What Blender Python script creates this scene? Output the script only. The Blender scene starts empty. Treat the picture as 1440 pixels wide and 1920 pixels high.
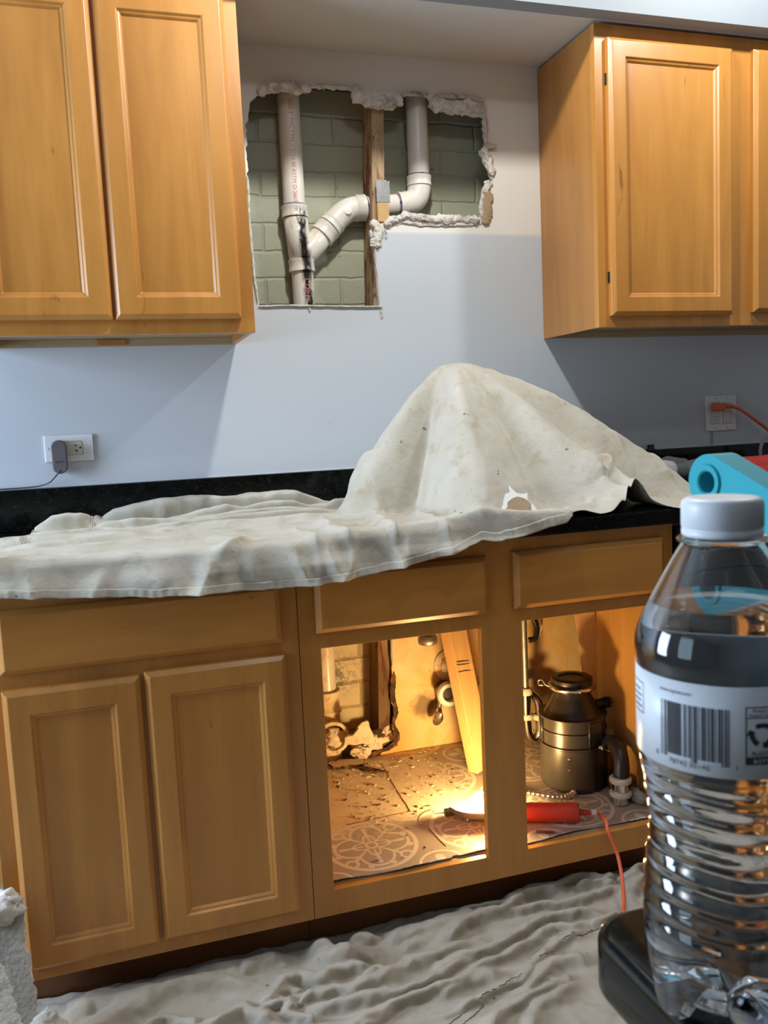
import bpy, bmesh, math, random
import numpy as np
from mathutils import Vector, Matrix, noise
from mathutils.geometry import tessellate_polygon

sc = bpy.context.scene
COL = sc.collection
PI = math.pi
random.seed(7)

# ------------------------------------------------------------------ camera
cam_d = bpy.data.cameras.new('camera')
cam = bpy.data.objects.new('camera', cam_d)
COL.objects.link(cam)
R_ = Vector((0.95234354, -0.30161513, -0.04549833))
U_ = Vector((0.0756671, 0.08910253, 0.99314411))
F_ = Vector((0.29549328, 0.9492571, -0.10767856))
CAM = Vector((-0.3412, -2.3423, 1.1527))
cam.matrix_world = Matrix(((R_.x, U_.x, -F_.x, CAM.x), (R_.y, U_.y, -F_.y, CAM.y), (R_.z, U_.z, -F_.z, CAM.z), (0, 0, 0, 1)))
cam_d.sensor_fit = 'VERTICAL'
cam_d.sensor_height = 24.0
cam_d.lens = 1623.63 / 1920 * 24.0
cam_d.clip_start = 0.02
cam_d.dof.use_dof = True
cam_d.dof.focus_distance = 2.25
cam_d.dof.aperture_fstop = 18.0
sc.camera = cam

# ------------------------------------------------------------------ view, world, lights
sc.view_settings.view_transform = 'Standard'
sc.view_settings.look = 'None'
sc.view_settings.gamma = 1.0
sc.view_settings.use_curve_mapping = False
sc.view_settings.exposure = 0.0
sc.cycles.use_denoising = True
sc.cycles.max_bounces = 14
sc.cycles.transmission_bounces = 14
sc.cycles.glossy_bounces = 6
sc.cycles.sample_clamp_indirect = 6.0
sc.cycles.caustics_reflective = False

w = bpy.data.worlds.new('room_ambient')
sc.world = w
w.use_nodes = True
bg = w.node_tree.nodes['Background']
bg.inputs[0].default_value = (0.62, 0.68, 0.80, 1)
bg.inputs[1].default_value = 0.20


def lamp(name, kind, loc, power, col, size=0.06, target=None, sy=None):
    d = bpy.data.lights.new(name, kind)
    d.energy = power
    d.color = col
    if kind == 'SPOT':          # recessed can: everything below the ceiling plane
        d.shadow_soft_size = size
        d.spot_size = math.radians(172)
        d.spot_blend = 0.12
    else:
        d.size = size
        if sy:
            d.shape = 'RECTANGLE'
            d.size_y = sy
    o = bpy.data.objects.new(name, d)
    COL.objects.link(o)
    o.location = loc
    if target:
        o.rotation_euler = (Vector(target) - Vector(loc)).to_track_quat('-Z', 'Y').to_euler()
    return o


lamp('ceiling_lamp', 'SPOT', (0.28, -0.78, 2.42), 47, (1.0, 1.0, 0.93), 0.035)
lamp('ceiling_lamp', 'SPOT', (1.30, -0.78, 2.42), 30, (0.97, 0.99, 1.0), 0.035)
lamp('ceiling_lamp', 'SPOT', (0.25, -1.45, 2.42), 8, (0.95, 0.98, 1.0), 0.04)
lamp('window_daylight', 'AREA', (-2.40, -0.75, 1.32), 64, (0.78, 0.97, 1.24), 0.75, (0.0, -1.0, 1.0), 1.2)
lamp('window_daylight', 'AREA', (-2.40, -2.20, 1.45), 6, (0.55, 0.78, 1.0), 0.75, (0.0, -1.6, 1.0), 1.2)


# ------------------------------------------------------------------ node helpers


class N:
    """a material with a tiny expression builder"""

    def __init__(s, name):
        s.m = bpy.data.materials.new(name)
        s.m.use_nodes = True
        s.t = s.m.node_tree
        s.b = s.t.nodes['Principled BSDF']
        s.out = s.t.nodes['Material Output']

    def node(s, kind, **k):
        n = s.t.nodes.new(kind)
        for a, v in k.items():
            setattr(n, a, v)
        return n

    def put(s, sock, v):
        if hasattr(v, 'is_output'):
            s.t.links.new(v, sock)
        else:
            sock.default_value = v

    def f(s, op, a, b=0.0, c=0.0, clamp=False):
        n = s.node('ShaderNodeMath', operation=op, use_clamp=clamp)
        s.put(n.inputs[0], a)
        s.put(n.inputs[1], b)
        if op in ('MULTIPLY_ADD', 'SMOOTH_MIN', 'WRAP', 'COMPARE'):
            s.put(n.inputs[2], c)
        return n.outputs[0]

    def co(s, which='Object'):
        return s.node('ShaderNodeTexCoord').outputs[which]

    def geo(s):
        return s.node('ShaderNodeNewGeometry').outputs['Position']

    def map(s, v, sc_=(1, 1, 1), loc=(0, 0, 0), rot=(0, 0, 0)):
        n = s.node('ShaderNodeMapping')
        s.put(n.inputs[0], v)
        n.inputs['Scale'].default_value = sc_
        n.inputs['Location'].default_value = loc
        n.inputs['Rotation'].default_value = rot
        return n.outputs[0]

    def sep(s, v):
        n = s.node('ShaderNodeSeparateXYZ')
        s.put(n.inputs[0], v)
        return n.outputs

    def noise(s, v, scale=5, detail=4, rough=0.55, dist=0.0):
        n = s.node('ShaderNodeTexNoise')
        s.put(n.inputs['Vector'], v)
        n.inputs['Scale'].default_value = scale
        n.inputs['Detail'].default_value = detail
        n.inputs['Roughness'].default_value = rough
        n.inputs['Distortion'].default_value = dist
        return n.outputs[0]

    def vor(s, v, scale=5, feature='F1'):
        n = s.node('ShaderNodeTexVoronoi', feature=feature)
        s.put(n.inputs['Vector'], v)
        n.inputs['Scale'].default_value = scale
        return n.outputs

    def ramp(s, v, stops):
        n = s.node('ShaderNodeValToRGB')
        s.put(n.inputs[0], v)
        e = n.color_ramp.elements
        while len(e) < len(stops):
            e.new(0.5)
        for i, (p, c) in enumerate(stops):
            e[i].position = p
            e[i].color = (c[0], c[1], c[2], 1) if len(c) == 3 else c
        return n.outputs[0]

    def mask(s, v, a, b):
        n = s.node('ShaderNodeMapRange', clamp=True)
        s.put(n.inputs[0], v)
        n.inputs[1].default_value = a
        n.inputs[2].default_value = b
        return n.outputs[0]

    def mix(s, f, a, b, mode='MIX'):
        n = s.node('ShaderNodeMix', data_type='RGBA', blend_type=mode)
        s.put(n.inputs[0], f)
        for i, v in ((6, a), (7, b)):
            if hasattr(v, 'is_output'):
                s.t.links.new(v, n.inputs[i])
            else:
                n.inputs[i].default_value = (v[0], v[1], v[2], 1)
        return n.outputs[2]

    def col(s, v):
        if hasattr(v, 'is_output'):
            s.t.links.new(v, s.b.inputs['Base Color'])
        else:
            s.b.inputs['Base Color'].default_value = (v[0], v[1], v[2], 1)

    def set(s, **k):
        for a, v in k.items():
            s.put(s.b.inputs[a.replace('_', ' ')], v)

    def bump(s, h, strength=0.3, dist=0.01):
        n = s.node('ShaderNodeBump')
        n.inputs['Strength'].default_value = strength
        n.inputs['Distance'].default_value = dist
        s.put(n.inputs['Height'], h)
        s.t.links.new(n.outputs[0], s.b.inputs['Normal'])


def plain(name, col, rough=0.5, metal=0.0, noise_amt=0.0, nscale=40, bump=0.0, **k):
    n = N(name)
    if noise_amt:
        c = n.noise(n.co(), nscale, 4)
        n.col(n.mix(c, [x * (1 - noise_amt) for x in col], [min(1, x * (1 + noise_amt)) for x in col]))
        if bump:
            n.bump(c, bump, 0.004)
    else:
        c = n.noise(n.co(), 25, 3)
        n.col(n.mix(c, [x * 0.96 for x in col], [min(1, x * 1.03) for x in col]))
    n.set(Roughness=rough, Metallic=metal)
    for a, v in k.items():
        n.set(**{a: v})
    return n.m


def wood(name, col, axis='z', rough=0.36, streak=0.5):
    n = N(name)
    p = n.geo()
    s1 = {'z': (14, 14, 1.6), 'x': (1.6, 14, 14)}[axis]
    s2 = {'z': (160, 160, 5), 'x': (5, 160, 160)}[axis]
    blotch = n.noise(n.map(p, s1), 1.0, 5, 0.6, 0.6)
    fine = n.noise(n.map(p, s2), 1.0, 3, 0.6)
    big = n.noise(p, 5.0, 3, 0.5, 0.8)
    d = [c * f for c, f in zip(col, (0.80, 0.74, 0.64))]
    l = [min(1, c * 1.13) for c in col]
    c = n.mix(n.mask(blotch, 0.3, 0.72), d, l)
    c = n.mix(n.f('MULTIPLY', n.mask(fine, 0.45, 0.75), 0.28), c, d)
    c = n.mix(n.f('MULTIPLY', n.mask(big, 0.52, 0.75), 0.35), c, [x * y for x, y in zip(col, (0.93, 0.80, 0.66))])
    sm = {'z': (34, 34, 6.5), 'x': (6.5, 34, 34)}[axis]
    mk = n.noise(n.map(p, sm), 1.0, 2, 0.5, 1.2)
    c = n.mix(n.f('MULTIPLY', n.mask(mk, 0.735, 0.78), streak), c, (0.10, 0.03, 0.008))
    n.col(c)
    n.set(Roughness=rough, Coat_Weight=0.25, Coat_Roughness=0.25)
    n.bump(fine, 0.04, 0.002)
    return n.m


MAPLE = (0.53, 0.238, 0.048)
M = {}
M['wood_v'] = wood('maple_vertical_grain', MAPLE, 'z')
M['wood_h'] = wood('maple_horizontal_grain', MAPLE, 'x')
M['wood_side'] = wood('maple_side_veneer', (0.42, 0.185, 0.045), 'z', 0.45, 0.2)
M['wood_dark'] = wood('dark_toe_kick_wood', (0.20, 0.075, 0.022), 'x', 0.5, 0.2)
M['wood_in'] = wood('maple_cabinet_interior', (0.52, 0.29, 0.085), 'z', 0.45, 0.2)
M['ply'] = wood('raw_cabinet_underside', (0.40, 0.31, 0.19), 'x', 0.65, 0.4)
M['pine'] = wood('pale_pine_lumber', (0.60, 0.38, 0.17), 'z', 0.6, 0.25)
M['black_gap'] = plain('dark_cabinet_inside', (0.012, 0.010, 0.008), 0.8)


def old_stud():
    n = N('stained_old_stud')
    p = n.geo()
    g = n.noise(n.map(p, (60, 60, 4)), 1, 4, 0.6, 0.5)
    c = n.mix(n.mask(g, 0.3, 0.7), (0.30, 0.19, 0.10), (0.52, 0.37, 0.22))
    r = n.noise(n.map(p, (22, 22, 7)), 1, 5, 0.65, 0.8)
    c = n.mix(n.mask(r, 0.50, 0.60), c, (0.15, 0.045, 0.012))
    lo = n.mask(n.sep(p)[2], 0.62, 0.42)
    c = n.mix(n.f('MULTIPLY', lo, 0.8), c, (0.06, 0.025, 0.010))
    n.col(c)
    n.set(Roughness=0.8)
    n.bump(g, 0.3, 0.004)
    return n.m


M['stud'] = old_stud()


def wall_mat():
    n = N('painted_drywall')
    p = n.geo()
    x, y, z = n.sep(p)
    jit = n.noise(n.map(p, (1, 1, 1)), 14, 4)
    zz = n.f('ADD', z, n.f('MULTIPLY', n.f('SUBTRACT', jit, 0.5), 0.006))
    blue = (0.555, 0.595, 0.645)
    white = (0.77, 0.745, 0.70)
    c = n.mix(n.mask(zz, 1.6625, 1.6660), blue, white)
    # a thin smear of joint compound along the paint line
    line = n.f('MULTIPLY', n.mask(zz, 1.6585, 1.6615), n.mask(zz, 1.6680, 1.6640))
    c = n.mix(n.f('MULTIPLY', line, 0.5), c, (0.72, 0.70, 0.66))
    # grey scuff
    dx = n.f('SUBTRACT', x, 0.245)
    dz = n.f('SUBTRACT', z, 1.143)
    dd = n.f('SQRT', n.f('ADD', n.f('MULTIPLY', dx, dx), n.f('MULTIPLY', dz, dz)))
    sc1 = n.f('MULTIPLY', n.mask(dd, 0.045, 0.0), n.mask(n.noise(p, 55, 5, 0.7), 0.55, 0.72))
    c = n.mix(n.f('MULTIPLY', sc1, 0.5), c, (0.28, 0.30, 0.33))
    # bare, water stained board inside the sink cabinet
    low = n.mask(z, 0.900, 0.895)
    st = n.noise(p, 7, 6, 0.65, 0.7)
    st2 = n.noise(p, 38, 4, 0.7)
    bare = n.mix(n.mask(st, 0.40, 0.62), (0.72, 0.58, 0.36), (0.70, 0.44, 0.15))
    bare = n.mix(n.mask(st2, 0.63, 0.72), bare, (0.32, 0.19, 0.07))
    wet = n.f('MULTIPLY', n.mask(n.f('ADD', x, n.f('MULTIPLY', st, 0.14)), 0.555, 0.47), n.mask(n.f('ADD', z, n.f('MULTIPLY', st, 0.1)), 0.47, 0.30))
    bare = n.mix(n.f('MULTIPLY', wet, 0.85), bare, (0.62, 0.27, 0.04))
    vx = n.f('SUBTRACT', x, 0.485)
    vz = n.f('SUBTRACT', z, 0.305)
    vd = n.f('SQRT', n.f('ADD', n.f('MULTIPLY', vx, vx), n.f('MULTIPLY', vz, vz)))
    mold = n.mask(n.f('ADD', vd, n.f('MULTIPLY', n.f('SUBTRACT', st2, 0.5), 0.06)), 0.050, 0.022)
    bare = n.mix(n.f('MULTIPLY', mold, 0.85), bare, (0.10, 0.06, 0.02))
    c = n.mix(low, c, bare)
    n.col(c)
    n.set(Roughness=0.55)
    n.bump(n.noise(p, 90, 4), 0.05, 0.002)
    return n.m


def brick_mat():
    n = N('painted_brick')
    p = n.geo()
    v = n.map(p, (1, 1, 1), rot=(PI / 2, 0, 0))
    b = n.node('ShaderNodeTexBrick', offset=0.5)
    xyz = n.sep(p)
    cmb = n.node('ShaderNodeCombineXYZ')
    wob = n.noise(p, 16, 4, 0.6)
    n.put(cmb.inputs[0], n.f('ADD', xyz[0], n.f('MULTIPLY', n.f('SUBTRACT', wob, 0.5), 0.012)))
    n.put(cmb.inputs[1], n.f('ADD', xyz[2], n.f('MULTIPLY', n.f('SUBTRACT', wob, 0.5), 0.014)))
    n.put(b.inputs['Vector'], cmb.outputs[0])
    b.inputs['Scale'].default_value = 1.0
    b.inputs['Brick Width'].default_value = 0.215
    b.inputs['Row Height'].default_value = 0.074
    b.inputs['Mortar Size'].default_value = 0.0055
    b.inputs['Mortar Smooth'].default_value = 0.8
    g = n.noise(p, 22, 5, 0.65)
    c = n.mix(g, (0.33, 0.33, 0.235), (0.41, 0.405, 0.30))
    pits = n.noise(p, 48, 3, 0.6)
    c = n.mix(n.f('MULTIPLY', b.outputs['Fac'], 0.10), c, (0.27, 0.265, 0.18))
    c = n.mix(n.f('MULTIPLY', n.mask(pits, 0.70, 0.75), 0.9), c, (0.03, 0.03, 0.025))
    # soot bloom on the bricks inside the sink cabinet
    x, y, z = xyz
    dx = n.f('SUBTRACT', x, 0.262)
    dz = n.f('SUBTRACT', z, 0.40)
    dd = n.f('SQRT', n.f('ADD', n.f('MULTIPLY', dx, dx), n.f('MULTIPLY', dz, dz)))
    soot = n.f('MULTIPLY', n.mask(dd, 0.085, 0.015), n.mask(n.noise(p, 70, 5, 0.75), 0.44, 0.58))
    low = n.mask(z, 0.95, 0.9)
    c = n.mix(low, c, n.mix(g, (0.42, 0.34, 0.20), (0.60, 0.50, 0.31)))
    c = n.mix(n.f('MULTIPLY', n.f('MULTIPLY', b.outputs['Fac'], low), 0.5), c, (0.2, 0.15, 0.08))
    c = n.mix(n.f('MULTIPLY', soot, 0.9), c, (0.02, 0.02, 0.015))
    n.col(c)
    n.set(Roughness=0.5)
    h = n.f('SUBTRACT', n.f('MULTIPLY', g, 0.5), n.f('ADD', b.outputs['Fac'], n.f('MULTIPLY', n.mask(pits, 0.68, 0.75), 0.7)))
    n.bump(h, 0.5, 0.007)
    return n.m


M['wall'] = wall_mat()
M['brick'] = brick_mat()
M['ceiling'] = plain('ceiling_paint', (0.70, 0.70, 0.69), 0.7)
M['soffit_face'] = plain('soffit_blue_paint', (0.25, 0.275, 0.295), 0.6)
M['soffit_under'] = plain('soffit_bare_board', (0.62, 0.585, 0.53), 0.7)
M['soffit_lip'] = plain('soffit_lip_board', (0.44, 0.42, 0.385), 0.7)
M['room_light'] = plain('right_wall_paint', (0.60, 0.60, 0.58), 0.7)
M['room'] = plain('far_wall_paint', (0.26, 0.26, 0.26), 0.7)


def gyp(name, white, paper, t0, t1):
    n = N(name)
    p = n.geo()
    a = n.noise(p, 34, 5, 0.65, 0.5)
    f = n.noise(p, 120, 4)
    c = n.mix(n.mask(a, t0, t1), white, paper)
    c = n.mix(n.f('MULTIPLY', n.mask(f, 0.45, 0.7), 0.25), c, [x * 0.55 for x in white])
    n.col(c)
    n.set(Roughness=0.9)
    n.bump(f, 0.6, 0.004)
    return n.m


M['gypsum'] = gyp('broken_gypsum', (0.66, 0.63, 0.58), (0.47, 0.40, 0.33), 0.50, 0.60)
M['gypsum_dirty'] = gyp('sooty_gypsum', (0.52, 0.49, 0.44), (0.20, 0.16, 0.12), 0.52, 0.64)
M['paper_grey'] = gyp('grey_board_paper', (0.40, 0.37, 0.32), (0.34, 0.31, 0.27), 0.4, 0.7)
M['paper_brown'] = gyp('brown_board_paper', (0.40, 0.29, 0.19), (0.34, 0.24, 0.15), 0.4, 0.7)
M['plaster'] = gyp('pale_rubble', (0.70, 0.62, 0.50), (0.50, 0.40, 0.28), 0.5, 0.7)
M['rot'] = gyp('rotten_wet_board', (0.035, 0.02, 0.01), (0.16, 0.07, 0.02), 0.45, 0.62)


def pvc(name, grime):
    n = N(name)
    p = n.geo()
    a = n.noise(n.map(p, (40, 40, 14)), 1, 5, 0.7, 0.4)
    c = n.mix(n.mask(n.noise(p, 12, 3), 0.35, 0.7), (0.72, 0.68, 0.60), (0.78, 0.75, 0.69))
    if grime > 0:
        x, y, z = n.sep(p)
        # tarry leak running down the front of the wye
        dx = n.f('ABSOLUTE', n.f('SUBTRACT', n.f('ADD', x, n.f('MULTIPLY', n.f('SUBTRACT', z, 1.60), 0.055)), 0.2085))
        run = n.mask(n.f('ADD', dx, n.f('MULTIPLY', n.f('SUBTRACT', a, 0.5), 0.045)), 0.017, 0.008)
        zone = n.f('MULTIPLY', n.mask(z, 1.738, 1.725), n.mask(z, 0.8, 1.2))
        c = n.mix(n.f('MULTIPLY', n.mask(a, 0.56, 0.62), 0.35 * grime), c, (0.40, 0.25, 0.10))
        c = n.mix(n.f('MULTIPLY', n.f('MULTIPLY', run, zone), n.mask(a, 0.34, 0.46)), c, (0.012, 0.010, 0.008))
    n.col(c)
    n.set(Roughness=0.28)
    return n.m


M['pvc'] = pvc('white_pvc', 0)
M['pvc_dirty'] = pvc('stained_pvc', 1)
M['purple'] = plain('purple_primer', (0.34, 0.22, 0.36), 0.4)
M['red_ink'] = plain('red_pipe_ink', (0.62, 0.20, 0.20), 0.6)
M['old_pvc'] = gyp('old_cream_fitting', (0.72, 0.60, 0.42), (0.40, 0.24, 0.10), 0.54, 0.66)


def granite():
    n = N('black_granite')
    p = n.geo()
    v = n.vor(p, 210)
    a = n.noise(p, 60, 5, 0.7)
    c = n.mix(n.mask(a, 0.45, 0.65), (0.0015, 0.002, 0.002), (0.005, 0.008, 0.0065))
    c = n.mix(n.f('MULTIPLY', n.mask(n.noise(p, 150, 3, 0.6), 0.60, 0.68), 0.55), c, (0.022, 0.026, 0.021))
    c = n.mix(n.f('MULTIPLY', n.mask(n.noise(n.map(p, loc=(3, 1, 2)), 60, 3, 0.6), 0.63, 0.70), 0.6), c, (0.032, 0.019, 0.010))
    n.col(c)
    n.set(Roughness=0.13, Specular_IOR_Level=0.22)
    return n.m


M['granite'] = granite()


def canvas(name, base, dark, stain, amt):
    n = N(name)
    p = n.geo()
    a = n.noise(p, 6.5, 5, 0.6, 0.6)
    b = n.noise(n.map(p, loc=(4, 2, 9)), 15, 5, 0.65, 0.4)
    f = n.noise(p, 85, 4, 0.7)
    c = n.mix(n.mask(a, 0.3, 0.7), base, dark)
    c = n.mix(n.f('MULTIPLY', n.mask(b, 0.52, 0.70), amt), c, stain)
    sp = n.noise(n.map(p, loc=(1, 7, 3)), 38, 3, 0.5)
    c = n.mix(n.f('MULTIPLY', n.mask(sp, 0.725, 0.76), 0.8), c, (0.10, 0.08, 0.06))
    n.col(c)
    w1 = n.node('ShaderNodeTexWave')
    n.put(w1.inputs['Vector'], n.map(p, (330, 330, 330), rot=(0.3, 0.2, 0.1)))
    w1.inputs['Scale'].default_value = 1.0
    h = n.f('ADD', n.f('MULTIPLY', f, 0.8), n.f('MULTIPLY', w1.outputs[1], 0.25))
    n.set(Roughness=0.9, Sheen_Weight=0.15)
    n.bump(n.f('ADD', n.f('MULTIPLY', n.noise(p, 26, 5, 0.65), 1.2), h), 0.60, 0.008)
    return n.m


M['canvas'] = canvas('counter_canvas', (0.74, 0.69, 0.59), (0.64, 0.585, 0.475), (0.50, 0.39, 0.24), 0.6)
M['canvas_floor'] = canvas('floor_canvas', (0.57, 0.505, 0.405), (0.48, 0.42, 0.33), (0.40, 0.31, 0.21), 0.45)
M['thread'] = plain('dark_thread', (0.12, 0.09, 0.075), 0.9)


def vinyl():
    n = N('medallion_vinyl')
    x, y, z = n.sep(n.geo())
    S = 0.262
    def cell(v, off):
        return n.f('SUBTRACT', n.f('MULTIPLY', n.f('FRACT', n.f('DIVIDE', n.f('SUBTRACT', v, off), S)), 2.0), 1.0)
    u = cell(x, 0.174 - S / 2)
    v = cell(y, -0.470 - S / 2)
    def rad(a, b):
        return n.f('SQRT', n.f('ADD', n.f('MULTIPLY', a, a), n.f('MULTIPLY', b, b)))
    def band(d, c, wd):
        return n.mask(n.f('ABSOLUTE', n.f('SUBTRACT', d, c)), wd, wd * 0.8)
    r = rad(u, v)
    th = n.f('ARCTAN2', v, u)
    m = band(r, 0.80, 0.045)
    c4 = n.f('COSINE', n.f('MULTIPLY', th, 4.0))
    c8 = n.f('COSINE', n.f('MULTIPLY', th, 8.0))
    def mx(a, b):
        return n.f('MAXIMUM', a, b)
    m = mx(m, band(r, n.f('ADD', 0.42, n.f('MULTIPLY', n.f('ABSOLUTE', n.f('COSINE', n.f('MULTIPLY', th, 2.0))), 0.26)), 0.036))
    m = mx(m, band(r, n.f('ADD', 0.25, n.f('MULTIPLY', c4, 0.09)), 0.03))
    m = mx(m, band(r, 0.10, 0.028))
    m = mx(m, n.f('MULTIPLY', n.mask(c8, 0.80, 0.90), n.f('MULTIPLY', n.mask(r, 0.13, 0.15), n.mask(r, 0.62, 0.60))))
    # leaf curls between the ring and the petals
    au = n.f('SUBTRACT', n.f('ABSOLUTE', u), 0.50)
    av = n.f('SUBTRACT', n.f('ABSOLUTE', v), 0.50)
    m = mx(m, band(rad(au, av), 0.105, 0.03))
    bu = n.f('SUBTRACT', n.f('ABSOLUTE', u), 0.20)
    m = mx(m, n.mask(rad(bu, n.f('SUBTRACT', n.f('ABSOLUTE', v), 0.66)), 0.065, 0.055))
    bv = n.f('SUBTRACT', n.f('ABSOLUTE', v), 0.20)
    m = mx(m, n.mask(rad(n.f('SUBTRACT', n.f('ABSOLUTE', u), 0.66), bv), 0.065, 0.055))
    # corner flowers
    cu = n.f('SUBTRACT', n.f('ABSOLUTE', u), 1.0)
    cv = n.f('SUBTRACT', n.f('ABSOLUTE', v), 1.0)
    cr = rad(cu, cv)
    ct = n.f('ARCTAN2', cv, cu)
    m = mx(m, n.mask(n.f('SUBTRACT', cr, n.f('MULTIPLY', n.f('ABSOLUTE', n.f('COSINE', n.f('MULTIPLY', ct, 2.0))), 0.30)), 0.015, 0.0))
    m = mx(m, band(cr, 0.40, 0.03))
    p = n.geo()
    c = n.mix(m, (0.42, 0.365, 0.31), (0.72, 0.66, 0.57))
    dirt = n.noise(p, 9, 6, 0.7, 0.5)
    yy = n.f('ADD', y, n.f('MULTIPLY', n.f('SUBTRACT', dirt, 0.5), 0.35))
    xx = n.mask(x, 0.50, 0.42)
    dust = n.f('MULTIPLY', n.mask(yy, -0.44, -0.36), xx)
    c = n.mix(n.f('MULTIPLY', dust, 0.94), c, (0.72, 0.62, 0.48))
    c = n.mix(n.f('MULTIPLY', n.mask(n.noise(p, 75, 4, 0.7), 0.60, 0.68), n.f('MULTIPLY', dust, 0.75)), c, (0.22, 0.12, 0.04))
    n.col(c)
    n.set(Roughness=0.55)
    return n.m


M['vinyl'] = vinyl()
M['steel'] = plain('brushed_steel', (0.55, 0.54, 0.52), 0.28, 1.0)
M['chrome'] = plain('chrome', (0.72, 0.70, 0.67), 0.15, 1.0)
M['dull_metal'] = plain('galvanised_metal', (0.38, 0.38, 0.37), 0.45, 0.9, 0.35, 60)
M['disposal'] = plain('grey_enamel', (0.055, 0.050, 0.044), 0.32, 0.2)
M['disposal_dark'] = plain('black_enamel', (0.022, 0.020, 0.018), 0.3)
M['black'] = plain('black_plastic', (0.012, 0.012, 0.013), 0.35)
M['grey_tool'] = plain('dusty_grey_rubber', (0.075, 0.08, 0.09), 0.7, 0, 0.5, 45, 0.3)
M['dust'] = plain('white_dust', (0.36, 0.38, 0.40), 0.9, 0, 0.4, 90)
M['red'] = plain('red_tool_plastic', (0.50, 0.045, 0.04), 0.4)
M['red_handle'] = plain('red_handle_rubber', (0.52, 0.045, 0.025), 0.5, 0, 0.2, 30)
M['orange'] = plain('orange_cord', (0.72, 0.13, 0.045), 0.45)
M['white_plastic'] = plain('white_plastic', (0.76, 0.77, 0.78), 0.35)
M['ivory'] = plain('ivory_plastic', (0.66, 0.65, 0.58), 0.35)
M['charger'] = plain('grey_charger_plastic', (0.115, 0.105, 0.115), 0.55)
M['grey_cord'] = plain('dark_grey_cord', (0.06, 0.06, 0.065), 0.5)
M['pale_cord'] = plain('pale_grey_cord', (0.36, 0.38, 0.38), 0.5)
M['teal'] = plain('teal_plastic', (0.030, 0.37, 0.44), 0.6, Specular_IOR_Level=0.2)
M['cap'] = plain('white_bottle_cap', (0.72, 0.76, 0.80), 0.4)
M['label'] = plain('white_label_film', (0.72, 0.76, 0.80), 0.35)
M['ink'] = plain('label_ink', (0.030, 0.034, 0.042), 0.5)
M['dishwasher'] = plain('black_dishwasher_front', (0.008, 0.008, 0.009), 0.35)
M['tile'] = plain('floor_tile', (0.30, 0.27, 0.23), 0.5, 0, 0.15, 8)
M['cup'] = plain('grey_frosted_plastic', (0.30, 0.31, 0.32), 0.45)
M['hood'] = plain('grey_lamp_hood', (0.30, 0.29, 0.27), 0.5, 0.3)


def emit(name, col, s):
    n = N(name)
    n.col((0.9, 0.8, 0.6))
    n.b.inputs['Emission Color'].default_value = (col[0], col[1], col[2], 1)
    n.b.inputs['Emission Strength'].default_value = s
    return n.m


M['bulb'] = emit('glowing_bulb', (1.0, 0.62, 0.23), 410.0)


def glass(name, ior, col, rough=0.0):
    n = N(name)
    n.col(col)
    n.set(Roughness=rough, IOR=ior, Transmission_Weight=1.0)
    return n.m


M['pet'] = glass('clear_bottle_plastic', 1.50, (0.97, 0.985, 1.0), 0.015)
M['water'] = glass('water', 1.333, (0.97, 0.985, 1.0))

# ------------------------------------------------------------------ mesh helpers
ORG = {}


def link(name, me, mat, parent=None, smooth=False, origin=None):
    o = bpy.data.objects.new(name, me)
    COL.objects.link(o)
    if parent is not None:
        org = ORG[parent.name]
        o.parent = parent
    else:
        org = Vector(origin) if origin is not None else Vector((0, 0, 0))
        o.location = org
    ORG[o.name] = org
    if org.length > 0:
        me.transform(Matrix.Translation(-org))
    if mat is not None:
        me.materials.append(mat)
    if smooth:
        me.polygons.foreach_set('use_smooth', [True] * len(me.polygons))
    me.update()
    return o


def bmesh_obj(name, bm, mat, parent=None, smooth=False, origin=None, recalc=True):
    if recalc:
        bmesh.ops.recalc_face_normals(bm, faces=bm.faces[:])
    me = bpy.data.meshes.new(name)
    bm.to_mesh(me)
    bm.free()
    return link(name, me, mat, parent, smooth, origin)


def tag(o, label=None, cat=None, group=None, kind=None):
    for k, v in (('label', label), ('category', cat), ('group', group), ('kind', kind)):
        if v:
            o[k] = v
    return o


def thing(name, label, cat, loc, group=None):
    o = bpy.data.objects.new(name, None)
    COL.objects.link(o)
    o.empty_display_size = 0.05
    o.location = loc
    ORG[o.name] = Vector(loc)
    return tag(o, label, cat, group)


def add_box(bm, x0, x1, y0, y1, z0, z1, bev=0.0, mtx=None, seg=2):
    r = bmesh.ops.create_cube(bm, size=1.0)
    vs = r['verts']
    for v in vs:
        v.co = Vector(((x0 + x1) / 2 + v.co.x * (x1 - x0), (y0 + y1) / 2 + v.co.y * (y1 - y0), (z0 + z1) / 2 + v.co.z * (z1 - z0)))
    if bev:
        es = list({e for v in vs for e in v.link_edges})
        rr = bmesh.ops.bevel(bm, geom=es, offset=bev, segments=seg, affect='EDGES', profile=0.6)
        vs = list({v for f in rr['faces'] for v in f.verts} | {v for v in vs if v.is_valid})
    if mtx is not None:
        bmesh.ops.transform(bm, matrix=mtx, verts=[v for v in vs if v.is_valid])
    return vs


def box(name, b, mat, parent=None, bev=0.0, mtx=None, origin=None, seg=2):
    bm = bmesh.new()
    add_box(bm, *b, bev=bev, mtx=mtx, seg=seg)
    return bmesh_obj(name, bm, mat, parent, False, origin)


def frames(pts):
    P = [Vector(p) for p in pts]
    T = []
    for i in range(len(P)):
        a = P[max(0, i - 1)]
        b = P[min(len(P) - 1, i + 1)]
        T.append((b - a).normalized())
    up = Vector((0, 0, 1)) if abs(T[0].z) < 0.9 else Vector((0, 1, 0))
    n = (up - T[0] * up.dot(T[0])).normalized()
    out = []
    for i, t in enumerate(T):
        n = (n - t * n.dot(t)).normalized()
        out.append((P[i], n, t.cross(n)))
    return out


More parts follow.
